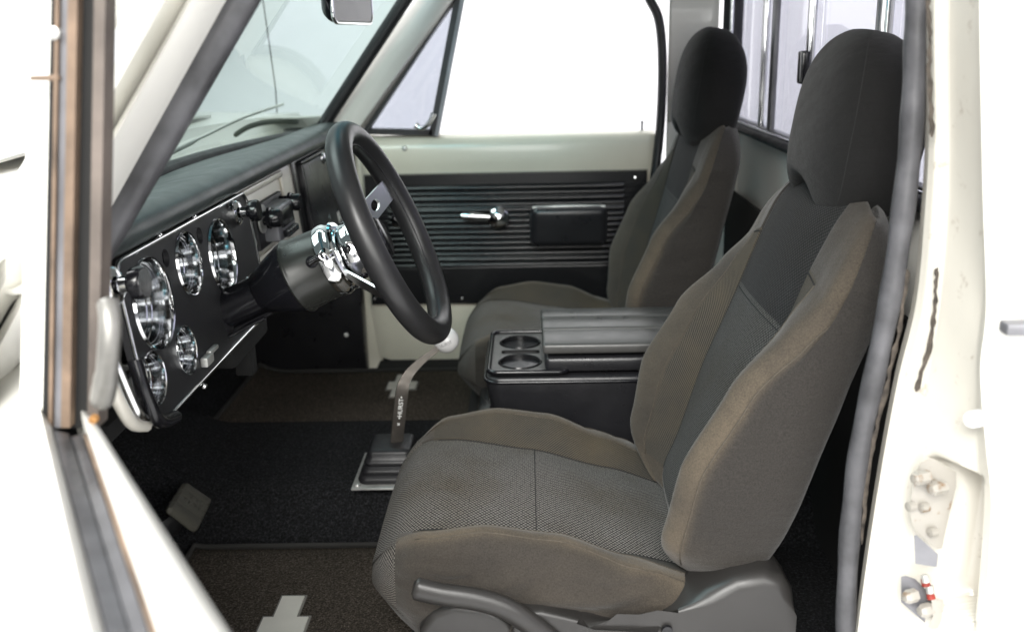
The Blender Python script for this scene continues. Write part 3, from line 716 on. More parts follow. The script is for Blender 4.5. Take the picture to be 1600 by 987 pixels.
# panel plate with real holes
bm_ = MB(); loops = []
def rrect(y0, y1, z0, z1, r, n=6):
    o = []
    for cy_, cz_, a0 in ((y1-r, z1-r, 0), (y0+r, z1-r, 90), (y0+r, z0+r, 180), (y1-r, z0+r, 270)):
        o += [(cy_+r*math.cos(rad(a0+90*k/n)), cz_+r*math.sin(rad(a0+90*k/n))) for k in range(n+1)]
    return o
def onp(y, z, x): return Vector((-0.402+x-0.10*z, y, z))
holes = [[(c.y+r*math.cos(2*math.pi*k/48), c.z+r*math.sin(2*math.pi*k/48)) for k in range(48)] for c, (g, r, w) in zip(GC, gauges)]
small = []
for (a, d) in ((259, 403), (312, 368)):
    c = ppt(a, d, PT); small.append(c); holes.append([(c.y+0.0115*math.cos(2*math.pi*k/20), c.z+0.0115*math.sin(2*math.pi*k/20)) for k in range(20)])
outer = rrect(gy0, gy1, gz0, gz1, 0.02)
for x in (PT,):
    es = []
    for lp in [outer]+holes:
        vs = [bm_.bm.verts.new(onp(y, z, x)) for y, z in lp]
        es += [bm_.bm.edges.new((vs[i], vs[(i+1) % len(vs)])) for i in range(len(vs))]
    bmesh.ops.triangle_fill(bm_.bm, use_beauty=True, use_dissolve=False, edges=es)
for lp in [outer]+holes:
    dlt = -0.010
    v0 = [bm_.bm.verts.new(onp(y, z, PT)) for y, z in lp]; v1 = [bm_.bm.verts.new(onp(y, z, PT+dlt)) for y, z in lp]
    for i in range(len(lp)): bm_.bm.faces.new([v0[i], v0[(i+1) % len(lp)], v1[(i+1) % len(lp)], v1[i]])
bmesh.ops.remove_doubles(bm_.bm, verts=bm_.bm.verts, dist=1e-6)
bm_.build('panel_plate', 'gauge_black', ip)
b = MB(); b.tube([onp(y, z, PT+0.001) for y, z in outer], 0.0028, 8, closed=True); b.build('chrome_edge', 'chrome', ip, smooth=60)
for c, (g, r, big) in zip(GC, gauges):
    k = r/0.054; dpt = 0.056 if r > 0.05 else (0.050 if r > 0.035 else 0.034)
    b = MB(); b.lathe(c, -NP, [(-0.003, r*0.985), (-0.004, r*1.02), (-0.001, r*1.05), (0.002, r*1.04)], 48, cap=False)
    b.lathe(c, -NP, [(-0.003, r*0.985), (0.002, r*0.955), (dpt*0.40, r*0.93), (dpt*0.42, r*0.90), (dpt*0.5, r*0.89), (dpt*0.52, r*0.86), (dpt*0.95, r*0.80), (dpt, r*0.76)], 48, cap=False)
    go = b.build('gauge', 'bezel', ip, smooth=28)
    b = MB(); b.lathe(c-NP*(dpt-0.003), NP, [(-0.004, 0.0), (-0.004, r*0.80), (0, r*0.80), (0, 0.0)], 40, cap=False); b.build('dial', 'dial_pale' if big else 'dial', go)
    # tick marks and needle on the dial
    b = MB(); a1 = Vector((0, 1, 0)); b1 = NP.cross(a1); cc = c-NP*(dpt-0.0036)
    for i in range(25):
        a = rad(-220+i*260/24); dv = a1*math.cos(-a)+b1*math.sin(-a); tv = dv.cross(NP)
        l = 0.16 if i % 4 == 0 else 0.08; ww = r*(0.022 if i % 4 == 0 else 0.012)
        q = [cc+dv*r*0.72+tv*ww, cc+dv*r*0.72-tv*ww, cc+dv*r*(0.72-l)-tv*ww, cc+dv*r*(0.72-l)+tv*ww]
        b.bm.faces.new([b.bm.verts.new(v) for v in q])
    b.build('dial_marks', 'gloss_black' if big else 'white_mark', go)
    b = MB(); dv = (a1*math.cos(2.6)+b1*math.sin(2.6)); b.tube([cc+NP*0.003-dv*r*0.12, cc+NP*0.003+dv*r*0.62], [r*0.03, r*0.008], 6); b.lathe(cc, NP, [(0, r*0.12), (0.004, r*0.11), (0.005, 0)], 16); b.build('needle', 'gloss_black' if big else 'red', go, smooth=50)
for c in small:
    b = MB(); b.lathe(c-NP*0.009, NP, [(0, 0.0115), (0.002, 0.0115), (0.003, 0.0)], 20); b.build('indicator_lens', 'gloss_black', ip, smooth=40)
def pull_knob(px, py, r=0.014):
    c = ppt(px, py, PT); b = MB()
    b.lathe(c, NP, [(0, r*1.35), (0.006, r*1.35), (0.010, r*1.1), (0.012, r*0.6), (0.020, r*0.6)], 28); ko = b.build('switch_bezel', 'chrome', ip, smooth=40)
    b = MB(); b.lathe(c+NP*0.018, NP, [(0, r*0.55), (0.006, r*0.6), (0.008, r*1.15), (0.018, r*1.2), (0.021, r*1.1), (0.021, r*0.9), (0.0205, 0.0)], 28); b.build('switch_knob', 'gloss_black', ip, smooth=40)
pull_knob(366, 333); pull_knob(172, 447, 0.0155)
for (a, d) in ((250, 369), (304, 340), (386, 436), (206, 633)):
    screw('panel_screw', ppt(a, d, PT), NP, 0.0045, ip)
screw('panel_screw', ppt(320, 603, PT), NP, 0.0045, ip)
c = ppt(361, 316, PT+0.001); b = MB(); facebox(b, c.y-0.02, c.y+0.02, c.z-0.0055, c.z+0.0055, 0.002, 0.001, x=PT); b.build('label_plate', 'gloss_black', ip, smooth=40)
# bright corner trim at the lower near end
c = catmull([PX(176, 560, -0.432), PX(188, 590, -0.428), PX(203, 625, -0.424), PX(216, 648, -0.422), PX(226, 653, -0.425)], 6)
b = MB(); b.tube(c, 0.0075, 10, flat=0.7); b.build('corner_trim', 'chrome', ip, smooth=60)
b = MB(); b.tube([Vector((p.x+0.006, p.y+0.008, p.z-0.004)) for p in catmull([PX(196, 560, -0.432), PX(212, 610, -0.425), PX(235, 655, -0.42), PX(262, 650, -0.422)], 6)], 0.008, 10); b.build('lower_roll', 'gloss_black', ip, smooth=60)
b = MB(); c = ppt(322, 562, PT+0.004); b.box(c+Vector((-0.004, -0.012, -0.007)), c+Vector((0.006, 0.016, 0.006)), 0.002); b.box(c+Vector((-0.004, 0.012, 0.002)), c+Vector((0.004, 0.045, 0.008)), 0.002); b.build('wire_clip', 'zinc', ip, smooth=40)

# ------------------------------------------------------------------ steering column and wheel
WC = Vector((-0.191, 1.33, 0.600)); WN = Vector((0.9180, -0.0136, 0.3965)).normalized()
stc = thing('steering_column', 'dark steering column with chrome collar rising from the instrument panel', 'steering column', WC-WN*0.30)
def colp(t): return WC-WN*t
b = MB(); b.lathe(colp(0.32), WN, [(0, 0.027), (0.12, 0.027)], 36); b.build('column_tube', 'gloss_black', stc, smooth=40)
b = MB(); b.lathe(colp(0.305), WN, [(-0.012, 0.050), (-0.004, 0.050), (0.0, 0.046), (0.004, 0.047), (0.008, 0.044), (0.012, 0.045), (0.016, 0.040), (0.030, 0.034), (0.033, 0.028)], 36); b.build('column_boot', 'black_rubber', stc, smooth=50)
b = MB(); b.lathe(colp(0.215), WN, [(0, 0.0275), (0.004, 0.032), (0.055, 0.052), (0.062, 0.0535)], 40); b.build('column_cone', 'gloss_black', stc, smooth=40)
b = MB(); b.lathe(colp(0.153), WN, [(0, 0.0545), (0.0025, 0.0555), (0.005, 0.0545), (0.007, 0.053), (0.052, 0.051), (0.053, 0.047)], 48); b.build('column_bowl', 'column_grey', stc, smooth=35)
b = MB(); b.lathe(colp(0.100), WN, [(-0.002, 0.049), (0.001, 0.0525), (0.008, 0.0535), (0.013, 0.052), (0.016, 0.050), (0.020, 0.050), (0.024, 0.051), (0.027, 0.049), (0.029, 0.043)], 48); b.build('chrome_collar', 'chrome', stc, smooth=35)
p = colp(0.108); sd = (WN.cross(Vector((0, 1, 0)))).normalized()
nd = (Vector((0, -1, 0))*0.93 - sd*-0.30)
nd = (nd-WN*nd.dot(WN)).normalized()
b = MB(); b.lathe(p+nd*0.047, nd, [(0, 0.009), (0.006, 0.0085), (0.007, 0.0)], 20); b.build('lever_socket', 'gloss_black', stc, smooth=40)
b = MB(); b.tube([p+nd*0.050-WN*0.002, p+nd*0.057+WN*0.012, p+nd*0.060+WN*0.024], [0.0055, 0.005, 0.0085], 12); b.lathe(p+nd*0.058+WN*0.022, WN*0.6+nd, [(-0.004, 0.009), (0.004, 0.009), (0.007, 0.0)], 14); b.build('turn_lever', 'chrome', stc, smooth=50)
b = MB(); b.lathe(colp(0.142)+(nd*0.8+sd*0.55).normalized()*0.052, (nd*0.8+sd*0.55), [(0, 0.0018), (0.0012, 0.0018), (0.0013, 0)], 8); b.build('set_screw', 'gloss_black', stc)
b = MB(); q = colp(0.285)-sd*0.0; dn = sd if sd.z < 0 else -sd
b.tube([colp(0.30)+dn*0.033, colp(0.20)+dn*0.031], 0.005, 8); b.tube([colp(0.29)+dn*0.036+Vector((0, -0.02, 0)), colp(0.22)+dn*0.033+Vector((0, -0.014, 0))], 0.003, 8); b.build('column_rod', 'gloss_black', stc, smooth=50)

sw = thing('steering_wheel', 'thick black rim steering wheel with drilled chrome spokes', 'steering wheel', WC)
av = Vector((0, 1, 0)); av = (av-WN*av.dot(WN)).normalized(); bv = WN.cross(av)
if bv.z < 0: bv = -bv
RR = 0.1503
b = MB(); path = [WC+(av*math.cos(2*math.pi*i/96)+bv*math.sin(2*math.pi*i/96))*RR for i in range(96)]
rings = []
for i, p in enumerate(path):
    e = (p-WC).normalized()
    rings.append([p+(e*math.cos(2*math.pi*k/24)+WN*math.sin(2*math.pi*k/24))*(0.0182*(1-0.06*max(0, -math.cos(2*math.pi*k/24-0.0)))) for k in range(24)])
rings.append(rings[0]); b.loft(rings, cap=False); bmesh.ops.remove_doubles(b.bm, verts=b.bm.verts, dist=1e-6)
b.build('rim', 'rim_foam', sw, smooth=80)
b = MB(); b.tube([WC+(av*math.cos(2*math.pi*i/96)+bv*math.sin(2*math.pi*i/96))*(RR-0.0172)+WN*0.004 for i in range(96)], 0.0012, 6, closed=True); b.build('rim_seam', 'black_rubber', sw, smooth=80)
b = MB(); b.lathe(colp(0.071), WN, [(0, 0.034), (0.003, 0.040), (0.010, 0.043), (0.018, 0.042), (0.026, 0.039), (0.030, 0.040), (0.036, 0.040), (0.038, 0.036)], 48); b.build('hub', 'chrome', sw, smooth=35)
b = MB(); b.lathe(colp(0.034), WN, [(0, 0.040), (0.004, 0.040), (0.007, 0.036), (0.020, 0.031), (0.024, 0.026), (0.025, 0.0)], 40); b.build('horn_button', 'gloss_black', sw, smooth=40)
for k in range(5):
    a = 2*math.pi*k/5+0.35; e = av*math.cos(a)+bv*math.sin(a)
    b = MB(); b.lathe(colp(0.058)+e*0.0425, e, [(0, 0.0065), (0.001, 0.0065), (0.0011, 0)], 14); b.build('hub_recess', 'gloss_black', sw)
for ang in (21, 219):
    a = rad(ang); e = av*math.cos(a)+bv*math.sin(a); t = WN.cross(e)
    # flat spoke with a drilled hole, dished from hub to rim
    b = MB(); w0_, w1_ = 0.021, 0.017
    def sp(u, v, h): return WC+e*(0.044+(RR-0.010-0.044)*u)+t*v-WN*(0.074*(1-u)**1.0+0.001)+WN*h
    loopo = [(0, -w0_), (0.5, -0.019), (1, -w1_), (1, w1_), (0.5, 0.019), (0, w0_)]
    hs = []
    for hc, hr in ((0.62, 0.0085),):
        hs.append([(hc+hr/0.106*math.cos(2*math.pi*k/20), hr*math.sin(2*math.pi*k/20)) for k in range(20)])
    es = []
    for lp in [loopo]+hs:
        vs = [b.bm.verts.new(sp(u, v, 0)) for u, v in lp]
        es += [b.bm.edges.new((vs[i], vs[(i+1) % len(vs)])) for i in range(len(vs))]
    bmesh.ops.triangle_fill(b.bm, use_beauty=True, edges=es)
    g = bmesh.ops.extrude_face_region(b.bm, geom=list(b.bm.faces))
    bmesh.ops.translate(b.bm, verts=[v for v in g['geom'] if isinstance(v, bmesh.types.BMVert)], vec=WN*0.0035)
    b.build('spoke', 'spoke', sw)

# ------------------------------------------------------------------ seats
def make_seat():
    st = thing('bucket_seat', 'worn grey-brown cloth bucket seat on the driver side', 'car seat', (0, 0, 0), 'front bucket seats')
    # ---- backrest
    Lb = 0.545; A = rad(21.0); hx, hz = 0.218, 0.166
    up = Vector((math.sin(A), 0, math.cos(A))); fw = Vector((-math.cos(A), 0, math.sin(A)))
    K = dict(
        w=[(0, .190), (.12, .220), (.3, .232), (.5, .230), (.7, .218), (.86, .207), (1, .198)],
        wi=[(0, .120), (.3, .126), (.6, .126), (.85, .122), (1, .118)],
        b=[(0, .055), (.12, .080), (.3, .096), (.5, .080), (.68, .046), (.82, .024), (1, .018)],
        c=[(0, .022), (.15, .018), (.4, .026), (.6, .024), (.8, .026), (1, .022)],
        D=[(0, .060), (.2, .072), (.5, .064), (.8, .060), (1, .055)])
    SUB = 8
    def ring(s):
        g = {k: lerpkeys(v, s) for k, v in K.items()}
        w, wi, bb, c, D = g['w'], g['wi'], g['b'], g['c'], g['D']
        half = [(0, -D), (w*.6, -D), (w-.022, -D+.010), (w-.004, -D*.45), (w, bb*.35), (w-.003, bb-.026), (w-.016, bb-.004), (w-.034, bb), (wi+.030, c+(bb-c)*.60), (wi+.004, c+.002), (wi-.004, c), (wi*.5, c+.006), (0, c+.008)]
        return half
    def ring_full(s):
        h = ring(s); full = h + [(-y, d) for y, d in h[-2:0:-1]]
        k = 1.0; e = 0.0; sh = 0
        r = [(y, d) for y, d in full]
        # end rounding
        te = 0.12; kq = 0.42
        if s > 1-te: u = (s-(1-te))/te; k = math.sqrt(max(0.0, 1-u*u*0.97)); kq = 0.24
        tb = 0.09
        if s < tb: u = (tb-s)/tb; k = math.sqrt(max(0.0, 1-u*u*0.80))
        g = lerpkeys(K['b'], s); D = lerpkeys(K['D'], s); md = (g-D)/2*0.4
        kw = 1-(1-k)*kq
        nb = 0.022*max(0.0, min(1.0, (s-0.6)/0.3))
        return [((y-nb*max(0.0, -y/0.2))*kw, md+(d-md)*k) for y, d in r]
    NS = 56
    def lp(s, y, d):
        base = Vector((hx, 0, hz))
        bow = -0.018*math.sin(math.pi*s)          # gentle lumbar curve
        fs = max(0.0, min(1.0, (s-0.50)/0.50)); fs = fs*fs*(3-2*fs)
        tc_ = max(0.0, min(1.0, (abs(y)-0.09)/0.15))
        drop = fs*(0.018*min(1.15, abs(y)/0.20)**2 + 0.040*tc_*tc_*(1.5-0.5*tc_))
        return base + up*(s*Lb-drop) + fw*(d+bow*0.0) + Vector((0, y, 0))
    rings = []; sv = [i/NS for i in range(NS+1)]
    sv = [0, .006, .018, .035, .055] + [0.075+i*(0.845/46) for i in range(47)] + [.94, .958, .974, .987, .996, 1.0]
    nh = 13; nfull = 24
    for s in sv:
        pts = catmull([(y, d, 0) for y, d in ring_full(s)], SUB, closed=True)
        rings.append([lp(s, p.x, p.y) for p in pts])
    def mis(i, j):
        k = (j % (nfull*SUB))/SUB         # control index along the ring
        kk = k if k <= 12 else 24-k       # mirrored 0..12
        s = sv[min(i, len(sv)-1)]
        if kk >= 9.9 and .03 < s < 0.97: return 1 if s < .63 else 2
        if 7.9 <= kk < 9.9 and .05 < s < .80: return 3
        return 0
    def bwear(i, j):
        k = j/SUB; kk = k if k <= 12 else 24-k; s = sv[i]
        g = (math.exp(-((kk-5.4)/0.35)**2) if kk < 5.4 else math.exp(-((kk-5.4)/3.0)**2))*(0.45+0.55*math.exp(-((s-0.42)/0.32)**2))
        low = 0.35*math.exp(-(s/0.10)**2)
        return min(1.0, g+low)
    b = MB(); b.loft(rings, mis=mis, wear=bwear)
    def seam(path, r=0.0011, mi=4):
        b.tube(path, r, 5, mi=mi)
    def rp(s, k):
        pts = catmull([(y, d, 0) for y, d in ring_full(s)], SUB, closed=True)
        n = len(pts); f = (k*SUB) % n; i = int(f); p = pts[i].lerp(pts[(i+1) % n], f-i); return lp(s, p.x, p.y)
    for k in (5.2, 18.8): seam([rp(s, k)+fw*0.0002 for s in [0.05+i*0.88/40 for i in range(41)]])
    for k in (7.9, 16.1): seam([rp(s, k)+fw*0.0002 for s in [0.05+i*0.75/40 for i in range(41)]], 0.0009)
    for k in (9.9, 14.1): seam([rp(s, k)+fw*0.0000 for s in [0.05+i*0.90/40 for i in range(41)]], 0.0012, 5)
    seam([rp(0.63, k) for k in [9.9+i*4.2/16 for i in range(17)]], 0.0009, 5)
    for k0, k1 in ((7.9, 9.9), (14.1, 16.1)): seam([rp(0.80, k0+(k1-k0)*i/8) for i in range(9)], 0.0012, 5)
    b.build('backrest', ['plain', 'weave_shaded', 'weave_dark', 'rib', 'stitch', 'felt'], st)
    # ---- headrest
    hr = MB(); HH = 0.242; A2 = rad(13); hu = Vector((math.sin(A2), 0, math.cos(A2))); hf = Vector((-math.cos(A2), 0, math.sin(A2)))
    hb = Vector((0.404, 0, 0.620)); R = []
    NSH = 34
    for i in range(NSH+1):
        s = i/NSH
        s2 = 0.5-0.5*math.cos(math.pi*s)
        zz_ = s2*HH
        wy = 0.144*(max(0.0, 1-abs((s2-0.42)/(0.60 if s2 > 0.42 else 0.425))**(2.8 if s2 > 0.42 else 3.8)))**0.5*(1.0-0.05*s2)
        tx = 0.062*(max(0.0, 1-abs((s2-0.50)/(0.52 if s2 > 0.5 else 0.505))**(2.6 if s2 > 0.5 else 3.6)))**0.5*(0.90+0.12*s2)
        wy = max(wy, 0.012); tx = max(tx, 0.008); rr = []
        for k in range(56):
            a = 2*math.pi*k/56; cs, sn = math.cos(a), math.sin(a); n_ = 3.3
            d = tx*math.copysign(abs(cs)**(2/n_), cs); y = wy*math.copysign(abs(sn)**(2/n_), sn)
            p = hb + hu*zz_ + hf*(d - 0.012*(y/0.13)**2 + 0.012*s2) + Vector((0, y, 0))
            # arch cut into the lower edge, over the front
            notch = math.exp(-((y-0.015)/0.048)**4)*max(0.0, 1-s2/0.22)
            p += hu*0.040*notch
            rr.append(p)
        R.append(rr)
    hr.loft(R)
    def hp(s, k): 
        f = s*NSH; i = min(int(f), NSH-1); return R[i][k].lerp(R[i+1][k], f-i)
    for k in (8, 48): hr.tube([hp(0.12+0.8*i/40, k) for i in range(41)], 0.0006, 5, mi=1)
    hr.build('headrest', ['head', 'felt'], st)
    # ---- cushion
    KC = dict(
        w=[(-.215, .185), (-.19, .200), (-.13, .226), (0, .232), (.15, .226), (.235, .21)],
        wi=[(-.215, .150), (-.17, .150), (-.1, .148), (.1, .138), (.235, .125)],
        zi=[(-.215, .226), (-.18, .237), (-.12, .238), (0, .222), (.12, .192), (.235, .160)],
        zt=[(-.215, .222), (-.185, .237), (-.14, .256), (-.06, .268), (.03, .256), (.12, .220), (.235, .172)],
        zb=[(-.215, .10), (-.15, .075), (.235, .06)])
    xs = [-.220, -.2185, -.2155, -.211, -.205, -.197] + [-.188+i*0.0098 for i in range(44)]
    def crossr(x):
        g = {k: lerpkeys(v, x) for k, v in KC.items()}
        w, wi, zi, zt, zb = g['w'], g['wi'], g['zi'], g['zt'], g['zb']
        half = [(0, zb), (w*.6, zb), (w-.012, zb+.006), (w, zb+.05), (w+.003, (zb+zt)*.5+.02), (w-.002, zt-.024), (w-.016, zt-.004), (w-.034, zt), (wi+.030, zi+(zt-zi)*.62), (wi+.004, zi+.001), (wi-.004, zi-.001), (wi*.5, zi+.007), (0, zi+.010)]
        full = half + [(-y, z) for y, z in half[-2:0:-1]]
        k = 1.0
        if x < -.150: u = (-.150-x)/.0701; k = math.sqrt(max(0.0, 1-u*u*0.995))
        zm = 0.155
        kw = 1-(1-k)*0.30
        return [(y*kw, zm+(z-zm)*(0.18+0.82*k)) for y, z in full]
    def cring(x):
        pts = catmull([(y, z, 0) for y, z in crossr(x)], SUB, closed=True)
        out_ = []
        for p in pts:
            q = Vector((x, p.x, p.y))
            # nose undercut: lower edge sits back
            if x < -.12 and q.z < 0.155: q.x += (0.155-q.z)*0.6*min(1, (-.12-x)/.06)
            # soft creases low on the side panels
            if abs(q.y) > 0.20 and q.z < 0.225:
                q.y += math.copysign(0.020*noise.noise(Vector((q.x*8+q.z*16, q.z*30-q.x*6, q.y*3)))*min(1, (q.x+.2)*12), q.y)
            out_.append(q)
        return out_
    CR = [cring(x) for x in xs]
    def cmis(i, j):
        k = (j % (nfull*SUB))/SUB; kk = k if k <= 12 else 24-k
        x = xs[min(i, len(xs)-1)]
        if kk >= 9.9: return 1
        if 7.2 <= kk < 9.9 and x > -.165: return 3
        if x < -.185 and kk > 3: return 1
        return 0
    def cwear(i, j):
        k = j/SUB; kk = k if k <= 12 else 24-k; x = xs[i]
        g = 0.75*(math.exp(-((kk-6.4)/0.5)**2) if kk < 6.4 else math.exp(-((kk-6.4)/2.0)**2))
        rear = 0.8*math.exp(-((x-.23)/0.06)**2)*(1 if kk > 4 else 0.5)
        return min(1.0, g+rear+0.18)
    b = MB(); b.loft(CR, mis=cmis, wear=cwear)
    def cp_(x, k):
        r = cring(x); n = len(r); f = (k*SUB) % n; i = int(f); return r[i].lerp(r[(i+1) % n], f-i)
    X0 = [-.150+i*.375/36 for i in range(37)]
    for k in (6.2, 17.8): b.tube([cp_(x, k) for x in X0], 0.0011, 5, mi=4)
    for k in (7.2, 16.8): b.tube([cp_(x, k) for x in X0], 0.0009, 5, mi=4)
    for k in (9.9, 14.1): b.tube([cp_(x, k) for x in X0], 0.0012, 5, mi=5)
    b.tube([cp_(0.005, 9.9+i*4.2/16) for i in range(17)], 0.0007, 5, mi=5)
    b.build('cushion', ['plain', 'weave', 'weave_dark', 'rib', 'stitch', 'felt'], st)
    return st
SEAT_Y = 1.292
seat = make_seat()
parts = [o for o in seat.children]
seat2 = seat.copy(); COL.objects.link(seat2)
for ch in parts:
    c = ch.copy(); COL.objects.link(c); c.parent = seat2
seat.location = (0, SEAT_Y, 0); seat2.location = (0.065, 2.08, 0.020)
for c in seat2.children:
    if c.name.startswith('backrest'):
        P0 = Vector((0.218, 0, 0.166)); Mx = Matrix.Translation(P0+Vector((-0.030, 0, 0))) @ Matrix.Rotation(rad(-6.5), 4, 'Y') @ Matrix.Translation(-P0); c.matrix_local = Mx
    if c.name.startswith('headrest'): c.location = (-0.117, -0.025, -0.008)
seat['label'] = 'nearer cloth bucket seat on the driver side, brown with dirt along its bolsters'
seat2['label'] = 'farther cloth bucket seat beside the passenger door, cleaner and out of focus'
# plastic side trim of the driver's seat (only this side shows one)
def seat_part(b, name, m, smooth=40):
    o = b.build(name, m, None, smooth=smooth); o.parent = seat; o.location = (0, -SEAT_Y, 0); return o
def pxpoly(pts, y): return [(p.x, p.z) for p in (PY(a, d, y) for a, d in pts)]
b = MB(); b.prism(pxpoly([(905, 962), (960, 975), (1000, 976), (1035, 968), (1060, 955), (1105, 925), (1150, 905), (1195, 896), (1225, 903), (1241, 925), (1244, 960), (1240, 1010), (1230, 1120), (905, 1120)], 1.045), 1.042, 1.120, 0.017, 5)
trim = seat_part(b, 'side_trim', 'plastic')
b = MB(); b.prism(pxpoly([(800, 958), (845, 955), (905, 968), (925, 990), (1030, 982), (1046, 990), (1046, 1040), (900, 1080), (800, 1080)], 1.036), 1.036, 1.09, 0.006, 3)
seat_part(b, 'trim_ledge', 'plastic')
b = MB()
hpth = catmull([PY(645, 918, 1.03), PY(690, 928, 1.028), PY(745, 936, 1.028), PY(790, 950, 1.028), PY(830, 975, 1.03), PY(875, 1012, 1.034), PY(920, 1058, 1.038)], 6)
b.tube(hpth, [0.008]+[0.0145]*(len(hpth)-2)+[0.014], 16, flat=0.75, up=(0, 0, 1)); seat_part(b, 'lift_handle', 'plastic', 60)
b = MB(); b.prism(pxpoly([(652, 1060), (655, 985), (675, 958), (710, 946), (760, 950), (800, 975), (840, 1060)], 1.05), 1.05, 1.09, 0.010, 4); seat_part(b, 'pivot_cover', 'plastic')
b = MB(); b.box((-0.17, 1.09, 0.035), (0.24, 1.49, 0.085), 0.01); seat_part(b, 'seat_base', 'felt')
b = MB(); b.lathe(PY(1043, 986, 1.034)+Vector((0, 0.004, 0)), (0, -1, 0), [(0, 0.007), (0.004, 0.0065), (0.005, 0)], 14); seat_part(b, 'trim_screw', 'gloss_black')
b = MB(); b.box((-0.20, 1.85, 0.04), (0.19, 2.22, 0.085), 0.01); o = b.build('seat_base', 'felt', None, smooth=40); o.parent = seat2; o.location = (0.0, -2.035, 0.0)

# ------------------------------------------------------------------ centre console
co = thing('centre_console', 'black vinyl centre console with twin cup holders between the seats', 'console', (0.1, 1.68, 0.10))
cy0, cy1, cx0, cx1, czt = 1.555, 1.805, -0.078, 0.33, 0.302
b = MB(); R = []
def rr2(x0, x1, y0, y1, r, z, n=5):
    o = []
    for cx_, cy_, a0 in ((x1-r, y1-r, 0), (x0+r, y1-r, 90), (x0+r, y0+r, 180), (x1-r, y0+r, 270)):
        o += [Vector((cx_+r*math.cos(rad(a0+90*k/n)), cy_+r*math.sin(rad(a0+90*k/n)), z)) for k in range(n+1)]
    return o
for dx, z, r in ((0.030, 0.10, 0.02), (0.022, 0.15, 0.022), (0.010, 0.23, 0.025), (0.003, 0.27, 0.026), (0.0, 0.288, 0.026), (0.002, 0.297, 0.024), (0.008, 0.300, 0.02)):
    R.append(rr2(cx0+dx, cx1-dx*0.3, cy0+dx*0.5, cy1-dx*0.5, r, z))
b.loft(R); b.build('console_body', 'vinyl', co, smooth=50)
# tray plate with real openings
b = MB(); tx1_ = 0.065
po = rr2(cx0+0.006, tx1_, cy0+0.006, cy1-0.006, 0.016, czt+0.004)
c1 = PZ(805, 573, czt+0.004); c2 = PZ(806, 541, czt+0.004)
c1 = Vector((-0.018, cy0+0.068, czt+0.004)); c2 = Vector((-0.018, cy1-0.068, czt+0.004))
def circ(c, r, n=36): return [Vector((c.x+r*math.cos(2*math.pi*k/n), c.y+r*math.sin(2*math.pi*k/n), c.z)) for k in range(n)]
rc_ = 0.037
slot = rr2(-0.052, 0.018, (cy0+cy1)/2-0.011, (cy0+cy1)/2+0.011, 0.006, czt+0.004, 4)
es = []
for lpz in (po, circ(c1, rc_), circ(c2, rc_), slot):
    vs = [b.bm.verts.new(v) for v in lpz]; es += [b.bm.edges.new((vs[i], vs[(i+1) % len(vs)])) for i in range(len(vs))]
bmesh.ops.triangle_fill(b.bm, use_beauty=True, edges=es)
tro = b.build('tray', 'lid', co)
for c in (c1, c2):
    b = MB(); b.lathe(c, (0, 0, -1), [(-0.002, rc_*0.99), (-0.0025, rc_*1.03), (0.0, rc_*1.07)], 36, cap=False); b.lathe(c, (0, 0, -1), [(-0.002, rc_*0.99), (0.003, rc_*0.97), (0.06, rc_*0.90), (0.06, 0.0)], 36, cap=False)
    b.build('cup_holder', 'trim_panel', co, smooth=40)
b = MB(); b.loft([[Vector((v.x, v.y, czt+0.004-dz)) for v in slot] for dz in (0, 0.03)], cap=False); b.bm.faces.new([b.bm.verts.new((v.x, v.y, czt-0.026)) for v in slot]); b.build('coin_slot', 'trim_panel', co, smooth=30)
b = MB(); b.tube([v+Vector((0, 0, 0.002)) for v in po], 0.0045, 8, closed=True); b.build('tray_rim', 'gloss_black', co, smooth=60)
b = MB(); b.tube([v+Vector((0, 0, -0.006)) for v in rr2(cx0-0.001, cx1, cy0-0.001, cy1+0.001, 0.026, czt-0.004)], 0.003, 8, closed=True); b.build('console_bead', 'gloss_black', co, smooth=60)
# padded lid in three lengthwise panels over a lower box
lx0 = 0.022
b = MB(); b.box((lx0+0.004, cy0+0.012, czt+0.002), (cx1+0.02, cy1-0.012, czt+0.030), 0.008, 3); b.build('lid_box', 'vinyl', co, smooth=40)
b = MB()
for (a, c) in ((cy0+0.010, cy0+0.086), (cy0+0.0895, cy1-0.0895), (cy1-0.086, cy1-0.010)):
    n0 = len(b.bm.verts); vs = b.box((lx0, a, czt+0.034), (cx1+0.02, c, czt+0.052), 0.005, 3)
    for v in vs:
        v.co.z += 0.008*(1-((v.co.y-(cy0+cy1)/2)/0.13)**2)
b.build('lid_cushion', 'lid', co, smooth=40)
b = MB(); b.box((-0.115, 1.575, 0.208), (-0.070, 1.60, 0.214), 0.002); b.box((-0.10, 1.58, 0.08), (-0.06, 1.78, 0.205), 0.01); b.build('console_bracket', 'trim_panel', co, smooth=40)

